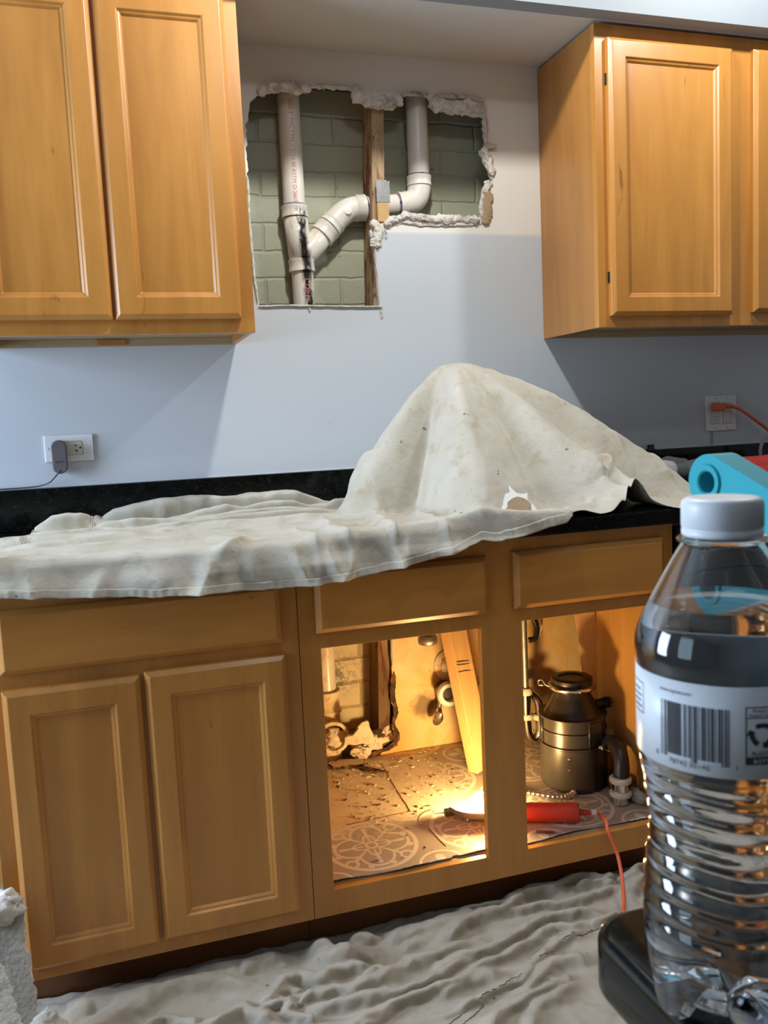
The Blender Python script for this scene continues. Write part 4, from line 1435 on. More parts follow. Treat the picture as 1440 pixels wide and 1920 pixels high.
orr = thing('wall_outlet', 'white double wall plate on the right with an orange plug', 'outlet', (1.533, 0.0, 1.12))
plate('cover_plate', [(1.4760, 1.0635), (1.5895, 1.0635), (1.5895, 1.1760), (1.4760, 1.1760)],
      [[(1.4930, 1.0865), (1.5260, 1.0865), (1.5260, 1.1530), (1.4930, 1.1530)], [(1.5390, 1.0865), (1.5720, 1.0865), (1.5720, 1.1530), (1.5390, 1.1530)]], -0.0060, -0.0004, M['white_plastic'], orr, bev=0.002)
box('receptacle', (1.4935, 1.5255, -0.0070, -0.0004, 1.0870, 1.1525), M['ivory'], orr, 0.0008)
box('rocker_switch', (1.5395, 1.5715, -0.0085, -0.0004, 1.0870, 1.1525), M['ivory'], orr, 0.0015)
slot(1.5015, 1.5060, 1.1085, 1.1108, orr, -0.0074)
slot(1.5125, 1.5143, 1.1070, 1.1115, orr, -0.0074)
slot(1.5068, 1.5098, 1.0975, 1.1000, orr, -0.0074)
for x in (1.5095, 1.5555):
    for z in (1.0735, 1.1665):
        lathe('screw', [(0, 0), (0.0024, 0), (0.002, 0.001), (0, 0.0012)], (x, -0.0060, z), M['dull_metal'], orr, 10, axis=(0, -1, 0))
xc = thing('extension_cord', 'orange extension cord plugged into the right double outlet', 'cord', (1.51, -0.008, 1.14))
box('plug', (1.4905, 1.5240, -0.0380, -0.0075, 1.1270, 1.1510), M['orange'], xc, 0.006, seg=3)
lathe('strain_relief', [(0, 0), (0.0085, 0.0), (0.0065, 0.020), (0.0055, 0.034), (0, 0.034)], (1.5200, -0.0280, 1.1420), M['orange'], xc, 16, axis=(1, -0.1, -0.05))
tube('cord', smooth_path([(1.5480, -0.0310, 1.1405), (1.5800, -0.0350, 1.1290), (1.6300, -0.0400, 1.0960), (1.6950, -0.0450, 1.0480), (1.7600, -0.0550, 0.9750), (1.8100, -0.0900, 0.9250), (1.8600, -0.16, 0.9180)], 7), 0.0052, M['orange'], xc, 12)
tag(tube('thin_line', [(1.4995, -0.0040, 1.0625), (1.4990, -0.0040, 1.040), (1.4990, -0.0045, 1.0195)], 0.0024, M['pale_cord'], None, 8, origin=(1.499, -0.004, 1.019)),  # thin pale grey line from the plate to the upstand
    'thin grey line running from the right outlet plate down to the upstand', 'cord')
tag(tube('cable_loop', smooth_path([(1.72, -0.10, 1.035), (1.66, -0.10, 1.058), (1.625, -0.10, 1.040), (1.604, -0.10, 1.008), (1.606, -0.10, 0.972), (1.628, -0.105, 0.940), (1.68, -0.13, 0.922), (1.75, -0.15, 0.919)], 7), 0.0052, M['pale_cord'], None, 12, origin=(1.65, -0.1, 0.9125)),
    'pale grey cable loop on the worktop at the right edge', 'cable')
bk = thing('cable_clip', 'tiny black clip sitting on the granite upstand right of the cloth peak', 'clip', (1.263, -0.011, 1.016))
box('clip', (1.2555, 1.2725, -0.0190, -0.0060, 1.0192, 1.0330), M['black'], bk, 0.001)
box('foot', (1.2490, 1.2790, -0.0195, -0.0055, 1.0164, 1.0191), M['grey_cord'], bk, 0.001)

# ------------------------------------------------------------------ reciprocating saw on the worktop
sw = thing('reciprocating_saw', 'red power saw with dusty grey rubber nose lying on the worktop', 'power tool', (1.33, -0.15, 0.9125))
def blob_tube(name, pts, rads, mat, sy=1.0, seg=20, amp=0.0, seed=0):
    P = smooth_path([(q[0] + 0.088, q[1] + 0.165, q[2] + 0.0035) for q in pts], 6)
    k = (len(P) - 1) / (len(rads) - 1)
    rr_ = [float(np.interp(i / k, range(len(rads)), rads)) for i in range(len(P))]
    bm = bmesh.new()
    add_tube(bm, P, rr_, seg)
    for v in bm.verts:
        if amp:
            v.co *= 1.0
            v.co += Vector((0, 0, 1)) * amp * noise.noise(v.co * 40 + Vector((seed, 0, 0)))
    o = bmesh_obj(name, bm, mat, sw, True)
    return o
blob_tube('rubber_nose', [(1.035, -0.305, 0.964), (1.07, -0.307, 0.960), (1.12, -0.310, 0.955), (1.17, -0.312, 0.952), (1.22, -0.314, 0.950), (1.27, -0.316, 0.950)], [0.010, 0.026, 0.030, 0.028, 0.035, 0.036], M['grey_tool'], amp=0.004)
blob_tube('dust_patch', [(1.095, -0.3095, 0.9585), (1.125, -0.3110, 0.9560), (1.155, -0.3125, 0.9540)], [0.0285, 0.0312, 0.0300], M['dust'], amp=0.004)
blob_tube('black_collar', [(1.258, -0.316, 0.950), (1.30, -0.317, 0.949)], [0.0375, 0.0375], M['black'])
blob_tube('body', [(1.30, -0.317, 0.949), (1.36, -0.320, 0.948), (1.44, -0.323, 0.949), (1.54, -0.327, 0.952), (1.62, -0.33, 0.956)], [0.033, 0.0365, 0.0335, 0.0350, 0.030], M['red'])
blob_tube('grip', [(1.34, -0.345, 0.938), (1.42, -0.355, 0.934), (1.52, -0.36, 0.936), (1.60, -0.36, 0.942)], [0.012, 0.0215, 0.0215, 0.014], M['red'])
for k in range(4):
    x = 1.335 + k * 0.014
    blob_tube('grip_rib', [(x, -0.350, 0.956), (x + 0.006, -0.335, 0.977), (x + 0.010, -0.318, 0.9865)], [0.0028, 0.0028, 0.0028], M['red'])

# ------------------------------------------------------------------ broken drywall at the lower left
T = Matrix.Translation((-0.740, -0.745, 0.030)) @ Matrix.Rotation(math.radians(90 - 17.5), 4, 'X')
tag(shard('drywall_piece', [(0.0, 0.0), (0.196, 0.0), (0.1945, 0.09), (0.183, 0.18), (0.178, 0.272), (0.150, 0.268), (0.10, 0.298), (0.0, 0.300)], 0, 0.0127, M['paper_grey'], M['gypsum'], tilt=T, seed=12, jag=0.003, origin=(-0.64, -0.72, 0.02)),
    'grey-papered broken drywall sheet leaning on the left cabinet door', 'drywall scrap', 'drywall scraps on the floor')
lump('crumbled_edge', (-0.598, -0.690, 0.292), (0.040, 0.022, 0.030), M['gypsum'], bpy.data.objects['drywall_piece'], seed=41, rough=0.42, sub=4, freq=2.2, rot=0.2)
T = Matrix.Translation((-0.700, -0.800, 0.034)) @ Matrix.Rotation(math.radians(6), 4, 'Z') @ Matrix.Rotation(math.radians(90 - 14), 4, 'X')
tag(shard('drywall_piece', [(0.0, 0.0), (0.148, 0.0), (0.150, 0.055), (0.136, 0.080), (0.126, 0.120), (0.116, 0.165), (0.108, 0.200), (0.06, 0.235), (0.0, 0.26)], 0, 0.014, M['gypsum'], M['gypsum'], tilt=T, seed=14, jag=0.0035, origin=(-0.63, -0.79, 0.012)),
    'white torn-faced drywall piece in front of the grey leaning sheet', 'drywall scrap', 'drywall scraps on the floor')
tag(lump('gypsum_chunk', (-0.528, -0.752, 0.074), (0.028, 0.024, 0.038), M['gypsum'], seed=44, rough=0.45, sub=4, freq=2.2, origin=(-0.53, -0.735, 0.02)),
    'white ragged gypsum lump right of the leaning drywall, at the floor', 'drywall scrap', 'drywall scraps on the floor')
T = Matrix.Translation((-0.585, -0.835, 0.030)) @ Matrix.Rotation(math.radians(-6), 4, 'Z') @ Matrix.Rotation(math.radians(62), 4, 'X')
tag(shard('drywall_piece', [(0.0, 0.0), (0.085, 0.0), (0.075, 0.04), (0.06, 0.062), (0.040, 0.100), (0.022, 0.090), (0.0, 0.07)], 0, 0.010, M['paper_brown'], M['gypsum'], tilt=T, seed=17, jag=0.004, origin=(-0.56, -0.79, 0.01)),
    'small brown-papered drywall piece at the bottom left corner', 'drywall scrap', 'drywall scraps on the floor')

RIDGES = [
    ([(-0.089, -0.678), (-0.068, -0.67), (-0.027, -0.708), (0.013, -0.691), (0.053, -0.69), (0.092, -0.719)], 0.016, 0.034),
    ([(-0.102, -0.731), (-0.073, -0.74), (-0.028, -0.75), (0.0, -0.74), (0.041, -0.756), (0.106, -0.739), (0.167, -0.718), (0.253, -0.712), (0.345, -0.7)], 0.018, 0.03),
    ([(-0.066, -0.782), (-0.013, -0.793), (0.031, -0.792), (0.077, -0.79), (0.129, -0.79), (0.191, -0.783), (0.261, -0.761), (0.324, -0.746)], 0.014, 0.03),
    ([(-0.042, -0.838), (0.015, -0.851), (0.074, -0.839), (0.121, -0.823), (0.16, -0.823), (0.232, -0.809), (0.303, -0.794)], 0.016, 0.03),
    ([(0.004, -0.869), (0.056, -0.857), (0.091, -0.845), (0.121, -0.822)], 0.012, 0.022),
    ([(0.13, -0.614), (0.199, -0.623), (0.282, -0.618), (0.386, -0.606)], 0.022, 0.03),
    ([(0.154, -0.682), (0.203, -0.654), (0.274, -0.639), (0.343, -0.608), (0.386, -0.605)], 0.015, 0.016),
    ([(-0.154, -0.76), (-0.115, -0.746), (-0.097, -0.733)], 0.014, 0.03),
    ([(-0.128, -0.753), (-0.091, -0.752), (-0.08, -0.791)], 0.012, 0.032),
    ([(-0.1, -0.78), (-0.071, -0.806), (-0.038, -0.819)], 0.012, 0.026),
    ([(-0.115, -0.715), (-0.099, -0.68), (-0.079, -0.66)], 0.012, 0.03),
    ([(-0.062, -0.733), (-0.05, -0.748), (-0.066, -0.781)], 0.01, 0.028),
    ([(0.056, -0.749), (0.091, -0.719), (0.122, -0.72)], 0.01, 0.028),
    ([(0.257, -0.671), (0.332, -0.631), (0.432, -0.631), (0.474, -0.592), (0.519, -0.566), (0.56, -0.567), (0.624, -0.594)], 0.017, 0.036),
    ([(0.434, -0.626), (0.466, -0.639), (0.54, -0.634), (0.613, -0.649), (0.687, -0.636), (0.729, -0.635)], 0.013, 0.028),
    ([(0.227, -0.748), (0.317, -0.743), (0.403, -0.723), (0.465, -0.704), (0.533, -0.692), (0.609, -0.696), (0.656, -0.725)], 0.014, 0.032),
    ([(0.248, -0.789), (0.33, -0.777), (0.423, -0.756), (0.502, -0.726), (0.559, -0.743), (0.593, -0.75)], 0.012, 0.024),
    ([(0.192, -0.838), (0.231, -0.823), (0.267, -0.81), (0.343, -0.818)], 0.013, 0.022),
    ([(0.182, -0.889), (0.267, -0.864), (0.358, -0.843), (0.425, -0.809), (0.48, -0.767), (0.534, -0.758), (0.577, -0.757)], 0.01, 0.02),
    ([(0.342, -0.896), (0.376, -0.863), (0.412, -0.84), (0.459, -0.826), (0.539, -0.84)], 0.016, 0.022),
    ([(0.228, -0.961), (0.268, -0.928), (0.299, -0.911), (0.35, -0.902), (0.424, -0.89), (0.451, -0.885)], 0.014, 0.024),
    ([(0.308, -0.984), (0.361, -0.932), (0.405, -0.925), (0.459, -0.89)], 0.016, 0.018),
    ([(0.635, -0.596), (0.675, -0.586), (0.704, -0.594), (0.735, -0.626)], 0.014, 0.03),
    ([(0.551, -0.568), (0.63, -0.546), (0.672, -0.548), (0.716, -0.582), (0.765, -0.586)], 0.02, 0.034),
    ([(0.451, -0.572), (0.53, -0.544), (0.602, -0.558)], 0.018, 0.034),
    ([(0.33, -0.581), (0.406, -0.584), (0.454, -0.582), (0.5, -0.572)], 0.016, 0.026),
    ([(0.744, -0.626), (0.803, -0.588), (0.854, -0.56)], 0.018, 0.04),
    ([(0.724, -0.669), (0.779, -0.625), (0.807, -0.628)], 0.018, 0.03),
    ([(0.595, -0.747), (0.639, -0.726), (0.659, -0.72), (0.662, -0.741)], 0.01, 0.03),
    ([(0.256, -0.925), (0.3, -0.909), (0.262, -0.927)], 0.01, 0.018),
    ([(0.416, -0.866), (0.447, -0.873), (0.465, -0.88)], 0.012, 0.016),
    ([(-0.529, -0.639), (-0.504, -0.643), (-0.458, -0.602), (-0.402, -0.607), (-0.349, -0.61), (-0.266, -0.602), (-0.21, -0.6), (-0.117, -0.605)], 0.03, 0.03),
    ([(-0.503, -0.674), (-0.435, -0.67), (-0.363, -0.628), (-0.295, -0.615), (-0.217, -0.627), (-0.128, -0.668)], 0.026, 0.026),
    ([(-0.373, -0.732), (-0.341, -0.719), (-0.325, -0.714), (-0.291, -0.739), (-0.251, -0.756)], 0.012, 0.026),
    ([(-0.311, -0.765), (-0.25, -0.777), (-0.224, -0.774), (-0.171, -0.746), (-0.136, -0.775), (-0.114, -0.814)], 0.018, 0.034),
    ([(-0.135, -0.751), (-0.118, -0.714), (-0.092, -0.684), (-0.052, -0.681)], 0.016, 0.04),
    ([(-0.169, -0.615), (-0.124, -0.602), (-0.095, -0.6), (-0.079, -0.616)], 0.016, 0.034),
    ([(-0.113, -0.722), (-0.087, -0.71), (-0.064, -0.736)], 0.014, 0.028),
]
DOMES = [(0.041, -0.651, 0.055, 0.04, 0.062), (0.013, -0.609, 0.03, 0.03, 0.05), (0.076, -0.657, 0.035, 0.03, 0.045), (0.109, -0.601, 0.03, 0.02, 0.032), (-0.108, -0.597, 0.05, 0.03, 0.03)]
STITCH = [[(0.158, -0.927), (0.197, -0.906), (0.247, -0.887), (0.273, -0.873), (0.322, -0.862), (0.368, -0.844)], [(0.424, -0.811), (0.453, -0.805), (0.481, -0.787), (0.504, -0.772), (0.529, -0.767), (0.55, -0.77), (0.587, -0.759), (0.636, -0.756)], [(0.171, -0.932), (0.218, -0.919), (0.255, -0.9), (0.277, -0.88), (0.297, -0.88)]]

# ------------------------------------------------------------------ canvas drop cloths
def seg_dist(X, Y, pts):
    """distance to a polyline and the signed side / end fade"""
    best = np.full(X.shape, 1e9)
    tt = np.zeros(X.shape)
    acc = 0.0
    L = sum(math.dist(a, b) for a, b in zip(pts[:-1], pts[1:])) + 1e-9
    for (ax, ay), (bx, by) in zip(pts[:-1], pts[1:]):
        dx, dy = bx - ax, by - ay
        l2 = dx * dx + dy * dy + 1e-12
        t = np.clip(((X - ax) * dx + (Y - ay) * dy) / l2, 0, 1)
        d = np.hypot(X - ax - t * dx, Y - ay - t * dy)
        m = d < best
        best = np.where(m, d, best)
        tt = np.where(m, (acc + t * math.sqrt(l2)) / L, tt)
        acc += math.sqrt(l2)
    return best, tt


def floor_cloth():
    nx, ny = 380, 300
    xs = np.linspace(-0.78, 1.25, nx)
    ys = np.linspace(-1.62, -0.535, ny)
    X, Y = np.meshgrid(xs, ys, indexing='ij')
    wx = X + 0.010 * fbm(X * 14, Y * 14, 11, 3)
    wy = Y + 0.010 * fbm(X * 14, Y * 14, 12, 3)
    acc = np.zeros(X.shape)
    p = 6.0
    for pts, wd, h in RIDGES:
        if len(pts) < 2:
            continue
        d, t = seg_dist(wx, wy, pts)
        fade = np.clip(np.minimum(t, 1 - t) / 0.16, 0, 1)
        fade = 0.35 + 0.65 * fade * fade * (3 - 2 * fade)
        k = np.exp(-np.abs(d / (wd * 1.15)) ** 2.3) * h * fade
        acc += np.maximum(k, 0) ** p
    for cx, cy, a, b, h in DOMES:
        r2 = ((wx - cx) / a) ** 2 + ((wy - cy) / b) ** 2
        acc += (h * np.exp(-r2 ** 1.3)) ** p
    # folds beyond the frame and underneath the peninsula
    rnd = random.Random(77)
    for k in range(26):
        x0, y0 = rnd.uniform(-0.8, 1.2), rnd.uniform(-1.6, -1.0)
        a = rnd.gauss(0.5, 0.4)
        l = rnd.uniform(0.1, 0.3)
        d, t = seg_dist(wx, wy, [(x0, y0), (x0 + l * math.cos(a), y0 + l * math.sin(a))])
        acc += (np.exp(-np.abs(d / 0.016) ** 1.7) * 0.02 * np.clip(np.minimum(t, 1 - t) / 0.2, 0, 1)) ** p
    Z = acc ** (1 / p)
    Z += 0.006 + 0.0065 * (fbm(X * 9, Y * 9, 5, 3) * 0.5 + 0.5) + 0.0032 * fbm(X * 34, Y * 34, 6, 3)
    # long soft creases running with the main folds
    cr = fbm((X * 0.85 - Y * 0.5) * 6, (X * 0.5 + Y * 0.85) * 30, 9, 3)
    Z += 0.0030 * np.maximum(0, cr)
    Z = np.maximum(Z, 0.003)
    # back edge wanders in the toe kick
    edge = -0.552 + 0.008 * fbm(X * 5, X * 0, 21, 2)
    Y2 = np.where(Y > -0.60, -0.60 + (Y + 0.60) / (0.065) * (edge + 0.60), Y)
    Y2 = np.minimum(Y2 - 0.60 * acc ** (1 / p), -0.549)
    o = grid_obj('drop_cloth', X, Y2, Z, M['canvas_floor'], origin=(0.2, -1.0, 0.0), thick=0.0014)
    tag(o, 'crumpled beige canvas drop cloth spread over the floor in front of the cabinets', 'drop cloth')
    return X, Y2, Z, o


def on_floor(x, y):
    i = int(np.clip(np.searchsorted(fxs, x), 1, len(fxs) - 1))
    j = int(np.clip(np.searchsorted(fys, y), 1, len(fys) - 1))
    return Vector((x, float(fY[i, j]), float(fZ[i - 1:i + 1, j - 1:j + 1].max()) + 0.0012))


fX, fY, fZ, fcl = floor_cloth()
fxs, fys = fX[:, 0], np.linspace(-1.62, -0.535, fX.shape[1])
for line in STITCH:
    P = smooth_path([(a, b, 0) for a, b in line], 12)
    bm = bmesh.new()
    cnt = 0
    Q = [on_floor(q.x, q.y) for q in P]
    # one dashed seam = one part
    dist = 0
    for a, b in zip(Q[:-1], Q[1:]):
        n = max(1, int((b - a).length / 0.0062))
        for k in range(n):
            s = a + (b - a) * (k / n)
            e = a + (b - a) * ((k + 0.72) / n)
            add_tube(bm, [s, (s + e) / 2 + Vector((0.0004, 0.0006, 0.0004)), e], 0.0008, 5)
    so = bmesh_obj('seam_stitching', bm, M['thread'], fcl, True)
    so['kind'] = 'stuff'


def interp(x, tab):
    return np.interp(x, [a for a, b in tab], [b for a, b in tab])


PK = (0.535, -0.195)
HM = 0.372
RAD = [(-180, 0.315), (-160, 0.300), (-140, 0.285), (-115, 0.315), (-90, 0.355), (-65, 0.395), (-45, 0.455), (-25, 0.56), (-8, 0.665), (5, 0.62), (20, 0.42), (45, 0.26), (90, 0.165), (135, 0.19), (160, 0.26), (180, 0.315)]
FOLD = [(-174, 8, 0.16), (-163, 7, 0.22), (-147, 8, -0.36), (-131, 8, -0.16), (-106, 12, 0.20), (-86, 8, -0.03), (-72, 8, -0.16), (-52, 9, 0.10), (-36, 7, -0.12), (-20, 7, 0.15), (-10, 5, -0.24), (-1, 6, 0.12), (170, 8, -0.16)]


def mound(X, Y):
    dx, dy = X - PK[0], Y - PK[1]
    r = np.hypot(dx, dy)
    ph = np.degrees(np.arctan2(dy, dx))
    R = interp(ph, RAD)
    F = np.zeros(X.shape)
    for c, wd, a in FOLD:
        d = (ph - c + 180) % 360 - 180
        F += a * np.exp(-(d / wd) ** 2)
    rho = r / R
    grow = np.clip((rho - 0.08) / 0.36, 0, 1)
    rho = rho / (1 + F * grow * (1.15 - 0.35 * np.clip(rho, 0, 1)))
    a = 0.30
    f = 1 - (np.sqrt(rho * rho + a * a) - a) / (math.sqrt(1 + a * a) - a)
    f = np.where(f > 0.0, f, f * 0.0)
    # concave toe
    f = np.where(f < 0.16, f * f / 0.32 + 0.08 * (f / 0.16) * 1.0, f)
    f = np.clip(f, 0, 1)
    return HM * f


DROP = [(-0.70, 0.046), (-0.66, 0.048), (-0.55, 0.058), (-0.415, 0.073), (-0.27, 0.084), (-0.17, 0.088), (-0.07, 0.093), (0.03, 0.093), (0.13, 0.085), (0.22, 0.072), (0.31, 0.057),
        (0.395, 0.034), (0.437, 0.039), (0.52, 0.029), (0.60, 0.017), (0.625, 0.000), (0.66, -0.006), (0.69, -0.004), (0.74, -0.018), (0.775, -0.026), (0.80, -0.050), (0.83, -0.066), (0.86, -0.050), (0.895, -0.004), (0.93, 0.030), (1.0, 0.036), (1.25, 0.03)]
BACK = [(-0.70, -0.40), (-0.62, -0.345), (-0.575, -0.30), (-0.540, -0.205), (-0.528, -0.105), (-0.50, -0.085), (-0.415, -0.080), (-0.402, -0.062), (-0.392, -0.030), (0.9, -0.028), (1.0, -0.05), (1.06, -0.10), (1.10, -0.19), (1.25, -0.20)]


def counter_cloth():
    nx, ns = 400, 210
    xs = np.linspace(-0.70, 1.22, nx)
    s = np.linspace(0, 1, ns)
    X = np.repeat(xs[:, None], ns, 1)
    yb = interp(xs, BACK) + 0.004 * fbm(xs * 30, xs * 0, 3, 2)
    dr = interp(xs, DROP) + 0.0012 * fbm(xs * 40, xs * 0, 4, 2)
    YE = -0.6455
    flat = yb - YE
    L = flat + dr
    S = s[None, :] * L[:, None]
    over = S - flat[:, None]
    # flat part, then a small rounded edge, then the hanging part
    Y = yb[:, None] - np.minimum(S, flat[:, None])
    Z = np.full(X.shape, 0.9145)
    ov = np.maximum(over, 0)
    rb = 0.010
    ang = np.minimum(ov / rb, PI / 2)
    Y = Y - rb * np.sin(ang)
    Z = Z - rb * (1 - np.cos(ang)) - np.maximum(ov - rb * PI / 2, 0)
    hang = np.clip(ov / 0.05, 0, 1)
    onflat = 1 - np.clip(ov / 0.030, 0, 1)
    fX_, fY_ = X, Y
    wx = X + 0.012 * fbm(X * 10, Y * 10, 31, 3)
    wy = Y + 0.010 * fbm(X * 10, Y * 10, 32, 3)
    h = np.zeros(X.shape)
    p = 9.0
    acc = np.zeros(X.shape)

    def roll(y0, wd, tab, slope=0.0, ex=3.2):
        hh = interp(X, tab)
        yc = y0 + slope * (X - 0.0)
        return np.maximum(hh * np.exp(-np.abs((wy - yc) / wd) ** ex), 0)

    acc += roll(-0.050, 0.026, [(-0.42, 0.0), (-0.40, 0.020), (-0.385, 0.026), (-0.375, 0.018), (-0.345, 0.040), (-0.30, 0.050), (-0.23, 0.060), (-0.15, 0.063), (-0.05, 0.053), (0.06, 0.060), (0.12, 0.058), (0.16, 0.040), (0.20, 0.022), (0.26, 0.016), (0.3, 0)]) ** p
    acc += roll(-0.118, 0.020, [(-0.56, 0.0), (-0.53, 0.012), (-0.485, 0.042), (-0.45, 0.046), (-0.42, 0.042), (-0.375, 0.024), (-0.31, 0.012), (-0.25, 0.012), (-0.20, 0.018), (-0.075, 0.040), (-0.03, 0.028), (0.034, 0.040), (0.10, 0.036), (0.14, 0.022), (0.20, 0.02), (0.26, 0.02), (0.32, 0)], slope=0.02) ** p
    acc += roll(-0.165, 0.014, [(-0.42, 0.0), (-0.36, 0.018), (-0.30, 0.026), (-0.2, 0.016), (-0.12, 0.018), (-0.02, 0.026), (0.08, 0.024), (0.17, 0.014), (0.25, 0)], slope=-0.05) ** p
    acc += roll(-0.205, 0.014, [(-0.60, 0.0), (-0.52, 0.012), (-0.40, 0.014), (-0.30, 0.008), (-0.15, 0.018), (0.05, 0.022), (0.15, 0.018), (0.24, 0)], slope=0.03) ** p
    acc += roll(-0.275, 0.028, [(-0.70, 0.016), (-0.58, 0.016), (-0.4, 0.012), (-0.2, 0.010), (0.1, 0.016), (0.24, 0)], slope=0.06) ** p
    acc += roll(-0.44, 0.05, [(-0.70, 0.012), (-0.5, 0.012), (-0.3, 0.012), (0.0, 0.010), (0.3, 0)], slope=0.16) ** p
    # puffed front lip
    acc += roll(-0.625, 0.035, [(-0.70, 0.026), (-0.55, 0.020), (-0.40, 0.006), (-0.2, 0.003), (0.0, 0.005), (0.10, 0.012), (0.22, 0.012), (0.33, 0.022), (0.40, 0.040), (0.44, 0.034), (0.50, 0.022), (0.58, 0.018), (0.66, 0.012), (0.70, 0.0)]) ** p
    LN = [
        # tension folds from the mound down to the front edge
        ([(0.30, -0.27), (0.25, -0.36), (0.225, -0.47), (0.205, -0.60), (0.20, -0.66)], 0.018, 0.022),
        ([(0.36, -0.36), (0.32, -0.48), (0.315, -0.60), (0.31, -0.67)], 0.016, 0.020),
        ([(0.15, -0.30), (0.10, -0.42), (0.085, -0.55), (0.10, -0.62), (0.105, -0.67)], 0.018, 0.018),
        ([(0.02, -0.45), (0.01, -0.55), (0.025, -0.63), (0.04, -0.70)], 0.015, 0.014),
        ([(-0.10, -0.56), (-0.115, -0.62), (-0.145, -0.66), (-0.17, -0.73)], 0.013, 0.016),
        ([(-0.17, -0.50), (-0.13, -0.56), (-0.115, -0.62)], 0.016, 0.012),
        ([(-0.62, -0.47), (-0.48, -0.45), (-0.33, -0.41), (-0.15, -0.40)], 0.030, 0.018),
        ([(0.17, -0.26), (0.05, -0.28), (-0.10, -0.27), (-0.25, -0.28)], 0.013, 0.014),
        ([(0.20, -0.18), (0.25, -0.20), (0.29, -0.255)], 0.012, 0.030),
        ([(0.18, -0.11), (0.24, -0.12), (0.27, -0.15), (0.29, -0.21)], 0.013, 0.034),
        # right hand fold with the lifted hem
        ([(0.60, -0.60), (0.66, -0.585), (0.72, -0.56), (0.78, -0.53)], 0.020, 0.018),
        ([(0.70, -0.555), (0.735, -0.575), (0.76, -0.61)], 0.024, 0.030),
        ([(0.86, -0.28), (0.84, -0.42), (0.828, -0.54), (0.826, -0.62)], 0.036, 0.068, 0.75),
        ([(0.74, -0.40), (0.77, -0.50), (0.80, -0.61)], 0.030, 0.054, 0.85),
        ([(0.92, -0.33), (0.94, -0.45), (0.95, -0.60)], 0.014, 0.010),
        ([(1.02, -0.25), (1.05, -0.40), (1.06, -0.60)], 0.014, 0.010),
    ]
    for pts, wd, hh, *rmp in LN:
        d, t = seg_dist(wx, wy, pts)
        fd = np.clip(np.minimum(t, 1 - t) / 0.2, 0, 1)
        e = 1.0 if pts[-1][1] < -0.59 else 0.0
        fd = np.where(t > 0.5, np.maximum(fd, e), fd)
        if rmp:
            k = np.clip(t / rmp[0], 0, 1)
            acc += (hh * k * k * (3 - 2 * k) * np.exp(-np.abs(d / wd) ** 1.8)) ** p
            continue
        acc += (hh * np.where(t < 0.5, fd * fd * (3 - 2 * fd), 0.25 + 0.75 * fd) * np.exp(-np.abs(d / wd) ** 1.8)) ** p
    mo = mound(X, Y)
    acc2 = acc ** (1 / p)
    h = np.maximum(acc2, 0) + mo * (1 - 0.35 * np.clip(acc2 / 0.05, 0, 1) * (mo < 0.05))
    # soft irregular puckers
    h += 0.0030 * (fbm(X * 7, Y * 9, 41, 3) * 0.5 + 0.5)
    nz = 0.0022 * fbm(X * 22, Y * 26, 42, 4)
    h += np.maximum(nz, -0.001)
    fine = np.clip(mo / 0.08, 0, 1)
    h += fine * 0.0035 * fbm(X * 30, Y * 34, 43, 4)
    Z = Z + h * (onflat * 0.85 + 0.15 * (ov <= 0)) + 0
    Y = Y - 0.75 * acc2 * onflat * np.clip(1 - mo / 0.05, 0, 1) * np.clip((-0.05 - Y) / 0.03 + 0.6, 0, 1) * (X < 0.62)
    # hanging part swells outward in soft vertical folds
    sw_ = fbm(X * 7.5 + 3 - ov * 3, ov * 9, 51, 2)
    hg = acc2 * 0.45 + 0.015 * sw_ + 0.0022 * fbm(X * 26, ov * 22, 52, 3)
    for x0, sl, wd, am in ((-0.52, 0.4, 0.022, 0.008), (-0.36, -0.5, 0.02, 0.008), (-0.165, -0.35, 0.016, 0.016), (-0.10, 0.3, 0.02, 0.007), (-0.02, 0.45, 0.016, 0.014), (0.055, 0.30, 0.014, 0.014),
                           (0.125, -0.40, 0.014, 0.013), (0.175, 0.5, 0.013, 0.012), (0.235, -0.3, 0.016, 0.012), (0.31, 0.5, 0.018, 0.010), (0.47, 0.4, 0.02, 0.008)):
        d = X + 0.006 * fbm(X * 20, ov * 20, 53, 2) - (x0 + sl * ov)
        hg = hg + am * np.exp(-np.abs(d / wd) ** 1.6)
    Y = Y - hang * np.maximum(hg + 0.004, 0.001) - 0.08 * np.maximum(ov - 0.02, 0)
    Z = np.maximum(Z, 0.9138 - 0.2 * (ov > 0))
    o = grid_obj('drop_cloth', X, Y, Z, M['canvas'], origin=(0.3, -0.35, 0.9125), thick=0.0012)
    tag(o, 'stained canvas drop cloth over the worktop, peaked over the hidden faucet', 'drop cloth')
    # sewn hem along the hanging edge
    sel = xs < 0.62
    nxh = int(sel.sum())
    kk = 7
    HX = np.zeros((nxh, kk))
    HY = np.zeros((nxh, kk))
    HZ = np.zeros((nxh, kk))
    for i in range(nxh):
        ss = s * L[i]
        q = np.linspace(L[i] - 0.0155, L[i] + 0.0004, kk)
        HX[i] = X[i, 0]
        HY[i] = np.interp(q, ss, Y[i]) - 0.0016 - 0.0006 * math.sin(i * 1.7)
        HZ[i] = np.interp(q, ss, Z[i]) - np.where(q > L[i], 0.0004, 0)
    grid_obj('hem', HX, HY, HZ, M['canvas'], o, thick=0.0010)
    return xs, X, Y, Z


cxs, cX, cY, cZ = counter_cloth()


def cloth_z(x, y):
    i = int(np.argmin(np.abs(cxs - x)))
    j = int(np.argmin(np.abs(cY[i] - y)))
    return float(cZ[i, j])


